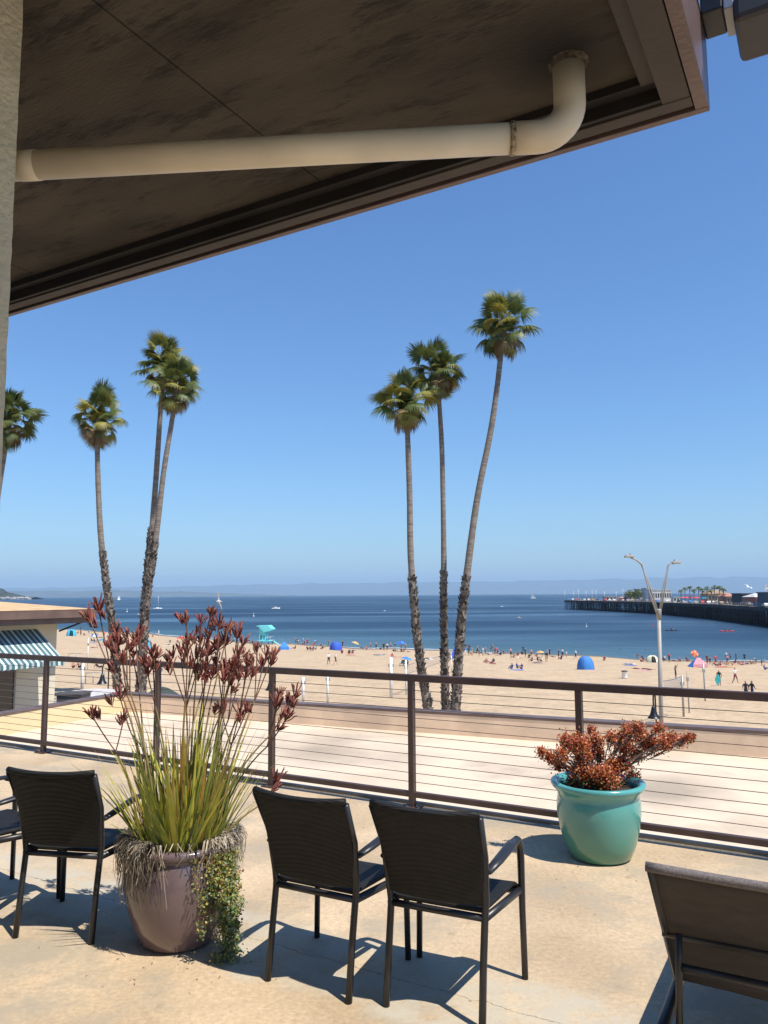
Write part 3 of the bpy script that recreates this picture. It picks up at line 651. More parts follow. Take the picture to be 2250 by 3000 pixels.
# a few long dry strands
for (px0, py0, px1, py1) in ((545, 2510, 520, 2605), (540, 2515, 552, 2520), (480, 2500, 455, 2600), (705, 2520, 745, 2600), (690, 2500, 760, 2560)):
    pass
# trailing vine on the right side of the pot
VM = [leafm('vine_green', (0.07, 0.13, 0.03), (0.16, 0.24, 0.07)), leafm('vine_yellow', (0.28, 0.26, 0.05), (0.40, 0.34, 0.08)), leafm('vine_red', (0.22, 0.10, 0.04), (0.32, 0.16, 0.05)), leafm('vine_grey', (0.17, 0.23, 0.12), (0.30, 0.36, 0.22))]
q = MB()
def leaflet(q, p, s_, mi, rg):
    n_ = Vector((rg.uniform(-1, 1), rg.uniform(-1, .3), rg.uniform(-.2, 1))).normalized(); a = n_.orthogonal().normalized(); a = Matrix.Rotation(rg.uniform(0, 6.28), 3, n_) @ a; b2 = n_.cross(a)
    q.add([p, p + a * s_ * .5 + b2 * s_ * .38, p + a * s_ + n_ * s_ * .12, p + a * s_ * .5 - b2 * s_ * .38], [(0, 1, 2, 3)], mi, True)
for st in range(30):
    ang = R(rs.gauss(-36, 7.5)); r_ = .30; z = .485; p = Vector((r_ * math.cos(ang), r_ * math.sin(ang), z)); zend = rs.uniform(.0, .14) if rs.random() < .5 else rs.uniform(.08, .38); zz = z; j = Vector((0, 0, 0)); path = [Vector((.24 * math.cos(ang), .24 * math.sin(ang), .48)), p.copy()]
    while zz > zend:
        zz -= .018; out = .010 + .055 * min(1, (z - zz) / .25); rr2 = r_ + out * rs.uniform(.5, 1.2)
        ang += R(rs.uniform(-1.7, 1.7)); pp = Vector((rr2 * math.cos(ang), rr2 * math.sin(ang), max(zz, .008))); path.append(pp)
        t = (z - zz) / .48
        for _ in range(8):
            mi = rs.choices((0, 1, 2, 3), (2 + 5 * t, 5 * (1 - t) + .3, 1.6 * (1 - t), .8 + 2.5 * t))[0]
            leaflet(q, pp + Vector((rs.uniform(-.02, .02), rs.uniform(-.02, .02), rs.uniform(-.01, .012))), rs.uniform(.010, .019), mi, rs)
    q.tube(path, .0014, 3, 2, cap=False)
for _ in range(300):
    pp = Vector((.26 + rs.gauss(.03, .04), -.22 + rs.gauss(-.02, .035), abs(rs.gauss(0, .018)) + .004)); leaflet(q, pp, rs.uniform(.01, .018), rs.choice((0, 1, 3)), rs)
tag(q.build('trailing_vine', VM, pt), None, None, None, 'stuff')
# flower stalks
STM = [mat('paw_stem', (0.20, 0.18, 0.05), .6, .3, 5, c2=(0.26, 0.16, 0.07)), mat('paw_stem_red', (0.15, 0.075, 0.045), .6, .3, 8)]
FLM = [mat('paw_red', (0.19, 0.048, 0.042), .7, .3, 20, trans=.2), mat('paw_rust', (0.34, 0.10, 0.075), .7, .3, 20, trans=.2), mat('paw_tip', (0.36, 0.17, 0.09), .7, .3, 20, trans=.2)]
def paw(q, c, d, size, rg):
    d = d.normalized(); o_ = d.orthogonal().normalized(); o2 = d.cross(o_)
    for k in range(rg.randint(11, 17)):
        a = rg.uniform(0, 6.28); sp = rg.uniform(.15, 1.0); dr = (d + (o_ * math.cos(a) + o2 * math.sin(a)) * sp).normalized(); L = size * rg.uniform(.6, 1.1)
        b0 = c + d * rg.uniform(-.3, .25) * size; p1 = b0 + dr * L * .55; p2 = b0 + dr * L * .9 + Vector((0, 0, L * .12)); p3 = p2 + (dr + o_ * rg.uniform(-.8, .8)).normalized() * L * .18
        mi = rg.choices((0, 1, 2), (5, 4, 1.0))[0]; w0 = size * .056
        q.tube([b0, p1, p2, p3], [w0 * .45, w0, w0 * 1.15, w0 * .4], 5, mi, cap=False)
        if rg.random() < .5: q.tube([p2, p2 + (dr + o2 * rg.uniform(-.9, .9)).normalized() * L * .22], [w0 * .7, w0 * .25], 4, 2, cap=False)
HEADS = [[(290, 1790), (264, 1818), (335, 1857)], [(322, 1897), (371, 1869), (359, 1941)], [(411, 1865), (399, 1889), (390, 1925)], [(447, 1925), (427, 1949), (455, 1965)],
         [(590, 1826), (544, 1828), (616, 1806)], [(640, 1832), (666, 1849)], [(695, 1865), (658, 1885), (709, 1897)], [(610, 1873), (610, 1909)], [(550, 1897), (530, 1921), (574, 1925)], [(558, 1949), (503, 1945), (574, 1973)],
         [(753, 1913), (793, 1933), (770, 1950)], [(693, 1933), (638, 1949), (662, 1973)], [(654, 1997), (680, 1960)], [(717, 1989), (741, 1973), (725, 1950)], [(721, 2084), (650, 2092), (700, 2095)], [(274, 2104), (361, 2112)], [(353, 2048)],
         [(817, 2044), (861, 2044), (845, 2060)], [(837, 2108), (809, 2076)], [(805, 2297)], [(600, 1960), (620, 1985)], [(680, 2010), (700, 1990)], [(345, 1880), (380, 1905)], [(640, 1900), (585, 1890)]]
def bez(a, b2, c, k=9): return [a * (1 - t) ** 2 + b2 * 2 * t * (1 - t) + c * t * t for t in [i / k for i in range(k + 1)]]
for hi_, hl in enumerate(HEADS):
    dep = 4.19 + rs.uniform(-.20, .20); tg = [DP(x, y, dep + rs.uniform(-.05, .05)) - PP for (x, y) in hl]
    top = sum(tg, Vector()) / len(tg); lean = max(-1, min(1, top.x / .45))
    base = Vector((lean * .16 + rs.uniform(-.05, .05), rs.uniform(-.12, .14), .45))
    fork = base + (top - base) * .80 + Vector((0, 0, -.03)); mid = Vector((base.x + (top.x - base.x) * .22, base.y, base.z + (fork.z - base.z) * .62))
    q = MB(); path = bez(base, mid, fork); q.tube(path, [.0062 - .0026 * i / 9 for i in range(10)], 6, 0, cap=False)
    for t_ in tg:
        ms = fork + (t_ - fork) * .5 + Vector((0, 0, -.012)); q.tube(bez(fork, ms, t_, 5), [.0034] * 6, 5, 1, cap=False)
    stalk = q.build('stalk', STM, pt)
    for t_ in tg:
        q = MB(); d_ = (t_ - fork); d_ = Vector((d_.x * .9, d_.y, abs(d_.z) + .05)); sz = rs.uniform(.052, .07)
        paw(q, t_, d_, sz, rs)
        for _ in range(1): paw(q, t_ + Vector((rs.uniform(-.045, .045), rs.uniform(-.03, .03), rs.uniform(-.05, .02))), d_ + Vector((rs.uniform(-.3, .3), 0, 0)), sz * .8, rs)
        q.build('flower_head', FLM, stalk)
for i in range(16):   # bare stems among the leaves
    a = rs.uniform(0, 6.28); base = Vector((.14 * math.cos(a), .14 * math.sin(a), .45)); tip = base + Vector((math.cos(a) * rs.uniform(.02, .22), math.sin(a) * .1, rs.uniform(.45, .8)))
    q = MB(); q.tube(bez(base, (base + tip) / 2 + Vector((0, 0, .06)), tip), [.005 - .003 * i_ / 9 for i_ in range(10)], 5, 0); q.build('stalk', STM, pt)

q = MB(); lr = random.Random(14)
for _ in range(130):
    c_ = lr.choice(((-1.0, 3.9), (-.75, 3.95), (1.35, 5.15), (-1.3, 4.3), (.1, 6.2), (-.6, 6.9))); p = Vector((c_[0] + lr.gauss(0, .22), c_[1] + lr.gauss(0, .18), .004)); a = lr.uniform(0, 6.28); L = lr.uniform(.006, .028); d_ = Vector((math.cos(a), math.sin(a), 0)); w_ = Vector((-math.sin(a), math.cos(a), 0)) * lr.uniform(.0015, .005)
    q.add([p, p + d_ * L * .5 + w_ + Vector((0, 0, lr.uniform(.001, .006))), p + d_ * L, p + d_ * L * .5 - w_], [(0, 1, 2, 3)], lr.choice((0, 1, 2)))
tag(q.build('leaf_litter', DRY), 'small dry leaf bits scattered on the terrace floor', 'leaf litter', None, 'stuff')

TP = Vector((1.432, 5.40, 0))
tp = empty('red_shrub_planter', TP, 0, 'turquoise glazed pot with a red and orange leaved shrub by the railing', 'potted plant')
TEAL = glaze('turquoise_glaze', (0.068, 0.275, 0.255), (0.10, 0.375, 0.370), .2)
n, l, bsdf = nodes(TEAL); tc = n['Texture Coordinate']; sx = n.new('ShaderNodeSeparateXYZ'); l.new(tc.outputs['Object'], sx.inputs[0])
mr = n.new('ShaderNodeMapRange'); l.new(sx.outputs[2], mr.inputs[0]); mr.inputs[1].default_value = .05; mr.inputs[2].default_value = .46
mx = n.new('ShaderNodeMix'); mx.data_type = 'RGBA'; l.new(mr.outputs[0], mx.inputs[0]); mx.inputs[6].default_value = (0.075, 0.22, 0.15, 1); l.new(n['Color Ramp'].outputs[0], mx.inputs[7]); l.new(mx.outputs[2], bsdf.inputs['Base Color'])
prof = [(.15, .001), (.185, .003), (.205, .018), (.238, .10), (.262, .20), (.275, .29), (.277, .35), (.270, .39), (.268, .41), (.276, .43), (.296, .45), (.309, .465), (.313, .479), (.308, .491), (.295, .496), (.275, .492), (.258, .478), (.252, .45), (.25, .40)]
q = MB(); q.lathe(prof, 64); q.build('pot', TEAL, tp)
q = MB(); q.lathe([(.001, .455), (.15, .45), (.252, .44)], 32); q.build('soil', SOIL, tp)
BLB = [(110, 370, 45), (190, 420, 55), (290, 400, 60), (260, 490, 50), (340, 285, 75), (430, 290, 75), (490, 290, 60), (550, 175, 42), (590, 250, 50), (590, 300, 50), (480, 390, 80), (600, 390, 80), (430, 520, 80), (530, 590, 90), (700, 640, 95), (760, 500, 75), (850, 470, 65), (720, 240, 50), (800, 270, 75), (880, 190, 65), (960, 160, 55), (1000, 260, 80), (1080, 310, 75), (1140, 170, 52), (1200, 280, 65), (1250, 250, 55), (1330, 270, 50), (1400, 250, 42), (1445, 235, 28), (920, 600, 65), (380, 640, 50), (640, 560, 80), (950, 400, 60), (850, 330, 70)]
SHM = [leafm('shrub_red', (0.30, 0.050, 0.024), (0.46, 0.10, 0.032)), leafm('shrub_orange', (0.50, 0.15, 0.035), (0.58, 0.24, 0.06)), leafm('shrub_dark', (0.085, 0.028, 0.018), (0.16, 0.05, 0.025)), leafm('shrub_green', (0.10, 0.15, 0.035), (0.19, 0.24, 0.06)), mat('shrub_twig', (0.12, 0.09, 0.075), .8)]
q = MB(); rs = random.Random(33); ctrs = []
for (x, y, r_) in BLB:
    dep = 5.40 + rs.uniform(-.14, .14); c = DP(1550 + x * .3315, 2080 + y * .3315, dep) - TP; rad = r_ * .3315 / 2270 * 5.4; ctrs.append((c, rad))
    for _ in range(int(430 * (r_ / 60) ** 2)):
        v_ = Vector((rs.gauss(0, .48), rs.gauss(0, .48), rs.gauss(0, .48))); p = c + v_ * rad
        if p.z < .452: p.z = .455 + rs.uniform(0, .03)
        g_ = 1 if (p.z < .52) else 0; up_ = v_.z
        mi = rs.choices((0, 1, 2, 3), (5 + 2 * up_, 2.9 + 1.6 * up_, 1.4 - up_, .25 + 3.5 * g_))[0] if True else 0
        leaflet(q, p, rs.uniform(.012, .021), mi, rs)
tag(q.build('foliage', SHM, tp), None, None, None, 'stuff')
for i, (c, rad) in enumerate(ctrs):
    base = Vector((rs.uniform(-.06, .06), rs.uniform(-.06, .06), .44)); q = MB()
    q.tube(bez(base, Vector((c.x * .35, c.y * .35, base.z + (c.z - base.z) * .55)), c, 6), [.008, .007, .006, .005, .004, .003, .002], 6, 0); 
    for k in range(5):
        t_ = c + Vector((rs.gauss(0, .6), rs.gauss(0, .6), rs.gauss(0, .6))) * rad; q.tube([base + (c - base) * rs.uniform(.55, .9), t_], [.003, .0012], 4, 0)
    q.build('branch', SHM[4], tp)

# ------------------------------------------------------------------ palms
rs = random.Random(77)
PG = [leafm('palm_green', (0.055, 0.085, 0.018), (0.12, 0.145, 0.032), .25), leafm('palm_yellowgreen', (0.19, 0.19, 0.032), (0.33, 0.29, 0.06), .25), leafm('palm_dry', (0.15, 0.095, 0.04), (0.26, 0.18, 0.08), .1), mat('palm_petiole', (0.20, 0.17, 0.06), .6, .3, 4)]
BARK = mat('palm_bark', (0.14, 0.115, 0.095), .9, .3, 3, c2=(0.25, 0.215, 0.18), bump=.6, bscale=10, stretch=(.6, .6, 3))
STUB = [mat('palm_stub', (0.085, 0.07, 0.06), .9, .5, 5, c2=(0.22, 0.195, 0.165)), mat('palm_stub_dark', (0.05, 0.04, 0.035), .9, .4, 5)]
def frond(seed, main, petL, fanR, droop):
    rg = random.Random(seed); q = MB(); q.tube([(0, 0, 0), (0, petL * .5, .03), (0, petL, 0)], [.022, .016, .012], 4, 1, cap=False)
    nb = 28
    for i in range(nb):
        a = R(-115 + 230 * (i + .5) / nb) + rg.uniform(-.04, .04); L = fanR * (1 - .22 * abs(a) / 2) * rg.uniform(.86, 1.1)
        d_ = Vector((math.sin(a), math.cos(a), 0)); s_ = Vector((math.cos(a), -math.sin(a), 0)); lift = .10 * (i % 2 - .5) * 2 * .4
        w_ = fanR * .047; b0 = Vector((0, petL, 0)); p1 = b0 + d_ * L * .46 + Vector((0, 0, lift * .1 - droop * .10 * L)); p2 = b0 + d_ * L * .78 + Vector((0, 0, -droop * .28 * L)); p3 = b0 + d_ * L * .98 + Vector((rg.uniform(-.03, .03), 0, -droop * .55 * L))
        z = Vector((0, 0, w_ * .5))
        q.add([b0, p1 - s_ * w_, p1 + z, p1 + s_ * w_], [(0, 1, 2), (0, 2, 3)], 0, True)
        q.add([p1 - s_ * w_, p1 + z, p1 + s_ * w_, p2 - s_ * w_ * .6, p2 + s_ * w_ * .6, p3], [(0, 3, 1), (1, 3, 4), (1, 4, 2), (3, 5, 4)], 0, True)
    return q.mesh('frond', [main, PG[3]])
FR = [frond(1, PG[0], 1.0, .92, .6), frond(2, PG[0], 1.12, .95, 1.0), frond(3, PG[1], .95, .9, .9), frond(4, PG[1], 1.05, .85, 1.3), frond(5, PG[2], .8, .8, 1.3), frond(6, PG[0], .85, .85, .5), frond(7, PG[0], .35, .80, .7), frond(8, PG[1], .45, .75, .9)]
def palm(pts, dep, stubfrac, label, crown=1.0, nf=46, rb=.27, rt=.145, seed=0):
    rg = random.Random(seed); W = [DP(x, y, dep) for (x, y) in pts]; g = W[-1] + (W[-1] - W[-2]).normalized() * 2.0; zg = gz(g.x, g.y)
    if W[-1].z > zg:
        k = (zg - .1 - W[-1].z) / (W[-1].z - W[-2].z); W.append(W[-1] + (W[-1] - W[-2]) * k)
    base = W[-1].copy(); root = empty('palm_tree', base, 0, label, 'palm tree', 'tall fan palms along the beach'); W = [w_ - base for w_ in W][::-1]
    # smooth resample
    P = []
    for i in range(len(W) - 1):
        p0, p1, p2, p3 = W[max(i - 1, 0)], W[i], W[i + 1], W[min(i + 2, len(W) - 1)]
        for k in range(6):
            t = k / 6; P.append(.5 * ((2 * p1) + (p2 - p0) * t + (2 * p0 - 5 * p1 + 4 * p2 - p3) * t * t + (3 * p1 - p0 - 3 * p2 + p3) * t ** 3))
    P.append(W[-1]); H = P[-1].z; q = MB()
    rad = [rb + (rt - rb) * min(1, (p.z / H) ** .7) + rg.uniform(-.006, .006) for p in P]
    q.tube(P, rad, 12); tr = q.build('trunk', BARK, root)
    def at(z):
        for a, b2 in zip(P, P[1:]):
            if a.z <= z <= b2.z: t = (z - a.z) / (b2.z - a.z); return a + (b2 - a) * t
        return P[-1]
    # old leaf bases on the lower trunk
    q = MB(); z = .2; zt = stubfrac * H; k = 0
    while z < zt:
        c = at(z); r_ = rb + (rt - rb) * (z / H) ** .7
        for j in range(6):
            a = k * .55 + j * 1.047 + rg.uniform(-.25, .25); d_ = Vector((math.cos(a), math.sin(a), 0)); s_ = Vector((-math.sin(a), math.cos(a), 0))
            if rg.random() < .12: continue
            L = rg.uniform(.14, .32) * (1.0 if rg.random() < .9 else 1.6); w_ = rg.uniform(.06, .12); o_ = rg.uniform(.05, .15); b0 = c + d_ * (r_ - .02) + Vector((0, 0, rg.uniform(-.06, .06)))
            t0 = b0 + d_ * o_ + Vector((0, 0, L)); i0 = b0 + Vector((0, 0, L * .8))
            q.add([b0 - s_ * w_, b0 + s_ * w_, t0 + s_ * w_ * .6, t0 - s_ * w_ * .6, i0 + s_ * w_ * .6, i0 - s_ * w_ * .6], [(0, 1, 2, 3), (3, 2, 4, 5), (0, 3, 5), (1, 4, 2)], rg.choices((0, 1), (3, 1.4))[0])
        z += .13; k += 1
    tag(q.build('leaf_base_stubs', STUB, tr), None, None, None, 'stuff')
    top = P[-1]; ax = (P[-1] - P[-3]).normalized()
    for i in range(nf):
        u_ = (i + .5) / nf; phi = R(6 + 140 * u_ ** .9) + rg.uniform(-.15, .15); th = i * 2.399 + rg.uniform(-.3, .3)
        d_ = Vector((math.sin(phi) * math.cos(th), math.sin(phi) * math.sin(th), math.cos(phi)))
        if phi < R(60): mesh = rg.choice([FR[0], FR[0], FR[5], FR[2]])
        elif phi < R(112): mesh = rg.choice([FR[1], FR[1], FR[0], FR[3], FR[2]])
        else: mesh = rg.choice([FR[3], FR[4], FR[4], FR[1]])
        o = link('frond', mesh, root); up_ = Vector((0, 0, 1)) + d_ * -.2 + Vector((rg.uniform(-.9, .9), rg.uniform(-.9, .9), 0)); x_ = d_.cross(up_).normalized(); z_ = x_.cross(d_)
        Mx = Matrix((x_, d_, z_)).transposed(); o.rotation_euler = Mx.to_euler(); s_ = crown * rg.uniform(.82, 1.20); o.scale = (s_, s_ * rg.uniform(.8, 1.1) * (1.05 if phi < R(100) else .9), s_)
        o.location = top + ax * (.15 - .95 * u_) + d_ * .08
    for i in range(22):   # short inner leaves fill the heart of the crown
        phi = R(rg.uniform(20, 120)); th = rg.uniform(0, 6.28); d_ = Vector((math.sin(phi) * math.cos(th), math.sin(phi) * math.sin(th), math.cos(phi))); o = link('frond', rg.choice((FR[6], FR[6], FR[7])), root)
        up_ = Vector((rg.uniform(-.9, .9), rg.uniform(-.9, .9), 1)); x_ = d_.cross(up_).normalized(); z_ = x_.cross(d_); o.rotation_euler = Matrix((x_, d_, z_)).transposed().to_euler(); s_ = crown * rg.uniform(.75, 1.0); o.scale = (s_, s_, s_); o.location = top + ax * rg.uniform(-.6, .15)
    for i in range(16):   # hanging dead leaves under the crown
        th = rg.uniform(0, 6.28); phi = R(rg.uniform(150, 172)); d_ = Vector((math.sin(phi) * math.cos(th), math.sin(phi) * math.sin(th), math.cos(phi))); o = link('dead_frond', FR[4], root)
        x_ = d_.cross(Vector((math.cos(th), math.sin(th), .2))).normalized(); z_ = x_.cross(d_); o.rotation_euler = Matrix((x_, d_, z_)).transposed().to_euler(); s_ = crown * rg.uniform(.65, .95); o.scale = (s_ * .5, s_ * 1.1, s_ * .6); o.location = top + ax * (-.65 + rg.uniform(-.45, .3)) + Vector((math.cos(th), math.sin(th), 0)) * .12
palm([(1190, 1165), (1195, 1300), (1200, 1450), (1202, 1590), (1207, 1690), (1222, 1870), (1240, 2000), (1252, 2070)], 45, .45, 'shortest and leftmost of the three palms right of centre', .95, 40, .25, .15, 1)
palm([(1281, 1075), (1287, 1180), (1295, 1330), (1300, 1600), (1300, 1800), (1305, 2070)], 46, .42, 'middle one of the three palms right of centre', .95, 40, .21, .135, 2)
palm([(1473, 945), (1465, 1060), (1440, 1250), (1400, 1450), (1372, 1650), (1350, 1850), (1335, 2070)], 44.5, .36, 'tallest palm, leaning right, of the three right of centre', 1.0, 44, .27, .145, 3)
palm([(288, 1215), (285, 1310), (290, 1480), (298, 1600), (312, 1720), (330, 1850), (345, 2030)], 53, .52, 'lone short palm between the house and the twin palms', 1.0, 36, .28, .16, 4)
palm([(478, 1060), (470, 1205), (450, 1500), (440, 1600), (428, 1720), (420, 1850), (410, 2030)], 54, .50, 'taller left trunk of the twin palms at left', 1.04, 40, .30, .16, 5)
palm([(520, 1120), (505, 1225), (480, 1380), (460, 1550), (442, 1680), (430, 1760), (420, 1900), (414, 2030)], 51.5, .50, 'right trunk of the twin palms at left, leaning right', .98, 40, .28, .15, 6)
palm([(32, 1215), (12, 1330), (-10, 1480), (-25, 1650), (-40, 1850), (-50, 2030)], 48, .5, 'palm cut off by the left edge beside the stucco pillar', .9, 38, .26, .15, 7)

# ------------------------------------------------------------------ street lamp, gooseneck lamps
D_ = 36.0; b0 = DP(1935, 2110, D_); zg = gz(b0.x, b0.y); sp_ = DP(1930, 1800, D_)
lp = empty('street_lamp', (b0.x, b0.y, zg), 0, 'tall white street lamp with two arms in a Y on the promenade', 'street lamp')
LPM = mat('lamp_paint', (0.33, 0.31, 0.275), .5, .1, 2); O = lp.location
q = MB(); q.tube([(0, 0, 0), sp_ - O + Vector((0, 0, -.1))], [.105, .085], 14); q.lathe([(.2, 0), (.2, .12), (.13, .3)], 14); q.build('pole', LPM, lp)
q = MB(); q.lathe([(.115, -.2), (.12, .2), (.1, .25)], 14, sp_ - O); q.build('joint', LPM, lp)
for (mx_, my_, ex, ey, gap) in ((1880, 1650, 1848, 1628, .09), (1958, 1652, 1975, 1646, .07)):
    for s_ in (-1, 1):
        j0 = sp_ - O + Vector((s_ * gap * .5, s_ * .04, -.15)); m_ = DP(mx_, my_ + 4, D_) - O; m_.y += s_ * .05; en = DP(ex, ey + 6, D_) - O
        q = MB(); q.tube([j0, j0 + (m_ - j0) * .5 + Vector((s_ * .05, 0, 0)), m_, (m_ + en) / 2 + Vector((0, 0, .06)), en], [.036, .034, .032, .032, .032], 10); q.build('arm', LPM, lp)
    sg = 1 if ex > 1900 else -1; en = DP(ex, ey + 4, D_) - O
    q = MB(); q.box(en + Vector((sg * .08, 0, .02)), (.40, .26, .09)); q.box(en + Vector((sg * .09, 0, .08)), (.26, .17, .05)); hd = q.build('lamp_head', LPM, lp, .03)
    q = MB(); q.lathe([(.03, 0), (.03, .08), (.015, .1)], 8, en + Vector((sg * .02, 0, .1))); q.build('sensor', GREYMETAL, hd)
def bell_lamp(px, pyb, hook, dep, label, pxs):
    bt = DP(px, pyb, dep); zg = gz(bt.x, bt.y); e = empty('gooseneck_lamp', (bt.x, bt.y, zg), 0, label, 'street lamp', 'black gooseneck lamps on the promenade'); h = bt.z - zg; x1 = (pxs - px) / 2270 * dep
    q = MB(); q.lathe([(.27, h), (.235, h + .05), (.16, h + .16), (.11, h + .34), (.085, h + .46), (.03, h + .52)], 18, cap=False); q.build('bell_shade', BLACKMETAL, e)
    q = MB(); pts_ = [Vector((0, 0, h + .5))] + [Vector((x1 / 2 - x1 / 2 * math.cos(R(a)), 0, h + .78 + .3 * math.sin(R(a)))) for a in range(0, 181, 20)] + [Vector((x1, 0, h + .3)), Vector((x1, 0, 0))]
    q.tube(pts_, .035, 8); q.build('gooseneck_pole', BLACKMETAL, e)
bell_lamp(299, 2003, 1968, 42, 'black gooseneck lamp with bell shade behind the lone palm', 317)
bell_lamp(1916, 2104, 2040, 34, 'black gooseneck lamp with bell shade beside the white street lamp', 1922)
bell_lamp(792, 2022, 1990, 40, 'black gooseneck lamp with bell shade behind a railing post', 799)
# things just past the parapet
c = DP(266, 2054, 19.5); cv = empty('curved_canopy', c, R(20), 'white curved canopy roof with dark trim past the side parapet', 'canopy')
q = MB(); vv = []; 
for i in range(13):
    a = R(180 * i / 12); 
    for y in (-1.2, 1.2): vv.append((-.85 * math.cos(a), y, .17 * math.sin(a)))
q.add(vv, [(2 * i, 2 * i + 1, 2 * i + 3, 2 * i + 2) for i in range(12)], 0, True); q.build('roof_shell', mat('canopy_white', (.6, .55, .5), .4), cv)
q = MB(); q.tube([(-.86 * math.cos(R(180 * i / 12)), -1.21, .175 * math.sin(R(180 * i / 12)) + .01) for i in range(13)], .022, 6); q.build('trim', BLACKMETAL, cv)
q = MB()
for (x, y) in ((-.8, -1.1), (.8, -1.1), (-.8, 1.1), (.8, 1.1)): q.tube([(x, y, 0), (x, y, -6.2)], .03, 6)
q.build('post', BLACKMETAL, cv)
c = DP(216, 2052, 18.5); q = MB(); q.bb(-.28, .28, -.3, .3, -5.8, .15); q.bb(-.31, .31, -.33, .33, .1505, .18); o = tag(q.build('utility_cabinet', mat('dark_cabinet', (.07, .06, .055), .6)), 'dark flat-topped cabinet beside the curved canopy', 'cabinet'); o.location = c
c = DP(475, 2012, 30); mu_ = empty('market_umbrella', (c.x, c.y, gz(c.x, c.y)), 0, 'dark green umbrella top rising just above the parapet', 'umbrella'); h = c.z - mu_.location.z
q = MB(); q.lathe([(.95, h - .5), (.6, h - .26), (.25, h - .06), (.03, h)], 8, cap=False); q.build('canopy', mat('umbrella_dark_green', (.035, .05, .04), .8), mu_); q = MB(); q.tube([(0, 0, 0), (0, 0, h)], .03, 6); q.build('pole', GREYMETAL, mu_)

# ------------------------------------------------------------------ beach: volleyball, bars, bin, tower
VW = mat('volleyball_white', (.72, .72, .68), .6); NET = mat('net_cord', (.16, .18, .22), .8)
def vpost(px, pt_, pb, r_, label, m=VW):
    b0 = B(px, pb); h = max(1.0, (pb - pt_) / 2270 * b0.y); e = empty('volleyball_post', b0, 0, label, 'post', 'volleyball posts on the sand')
    q = MB(); q.tube([(0, 0, -.1), (0, 0, h)], r_, 10); q.build('shaft', m, e); q = MB(); q.box((0, 0, h * .8), (r_ * 3.4, .12, .25)); q.build('winch', GREYMETAL, e); return b0, h
PADW = .13
pA = vpost(1146, 1929, 2048, .13, 'white volleyball post left of the leftmost middle palm'); pB = vpost(1190, 1938, 2040, .08, 'thin white volleyball post just right of another, by a blue umbrella')
pC = vpost(1323, 1922, 1972, .07, 'white volleyball post seen between the right two palms')
vpost(888, 1987, 2060, .10, 'white volleyball post right of the kangaroo paw, first from the pot'); vpost(960, 1975, 2062, .09, 'white volleyball post right of the kangaroo paw, second from the pot')
vpost(240, 1945, 2024, .12, 'white volleyball post right of the beach house corner'); vpost(256, 1872, 1960, .05, 'thin pale post behind the house corner post'); vpost(471, 1950, 2015, .08, 'white volleyball post behind the kangaroo paw flowers')
pD = vpost(2003, 1984, 2096, .07, 'grey volleyball post right of the street lamp', GREYMETAL); vpost(2019, 1970, 2086, .045, 'thin pale pole behind the grey volleyball post', LPM); pE = vpost(2066, 1947, 2053, .06, 'grey pole beside the blue and pink tent', GREYMETAL)
def net(a, b2, z0, z1, label):
    e = empty('volleyball_net', a, 0, label, 'net'); d_ = b2 - a
    for z in (z0, z1): q = MB(); q.tube([Vector((0, 0, z)), d_ / 2 + Vector((0, 0, z - .06)), d_ + Vector((0, 0, z))], .028, 5); q.build('band', NET, e)
    q = MB()
    for i in range(1, 40): p = d_ * i / 40; q.tube([p + Vector((0, 0, z0 - .06)), p + Vector((0, 0, z1 - .06))], .006, 3)
    for k in range(1, 5): z = z0 + (z1 - z0) * k / 5; q.tube([Vector((0, 0, z)), d_ / 2 + Vector((0, 0, z - .06)), d_ + Vector((0, 0, z))], .006, 3)
    q.build('mesh_cords', NET, e)
a1 = B(1948, 2122); net(a1, pD[0], 1.7, 2.6, 'sagging volleyball net between the street lamp and the grey post')
net(B(1190, 2040), pC[0], 1.8, 2.5, 'volleyball net stretched behind the middle palms')
def bars(px, py, wpx, hpx, label):
    b0 = B(px, py); w_ = wpx / 2270 * b0.y; h = hpx / 2270 * b0.y; e = empty('exercise_bar', b0, R(12), label, 'exercise bar', 'metal bars on the sand')
    q = MB(); q.tube([(-w_ / 2, 0, 0), (-w_ / 2, 0, h), (w_ / 2, 0, h * 1.0), (w_ / 2, 0, 0)], .045, 6); q.build('frame', GREYMETAL, e); q = MB(); q.tube([(-w_ * .1, 0, 0), (-w_ * .1, 0, h)], .04, 6); q.build('upright', GREYMETAL, e)
bars(278, 2006, 52, 34, 'grey metal bar frame beside the gooseneck lamp'); bars(228, 1935, 52, 20, 'thin metal bar frame near the house corner')
b0 = B(1830, 1987); e = empty('trash_bin', b0, 0, 'white litter barrel with a dark lid standing alone on the sand', 'bin')
q = MB(); q.lathe([(.30, 0), (.31, .1), (.31, .72), (.33, .74)], 16); q.build('barrel', WHITE, e); q = MB(); q.lathe([(.36, .745), (.36, .82), (.2, .88), (.02, .9)], 16); q.build('lid', mat('bin_lid', (.06, .05, .05), .5), e)
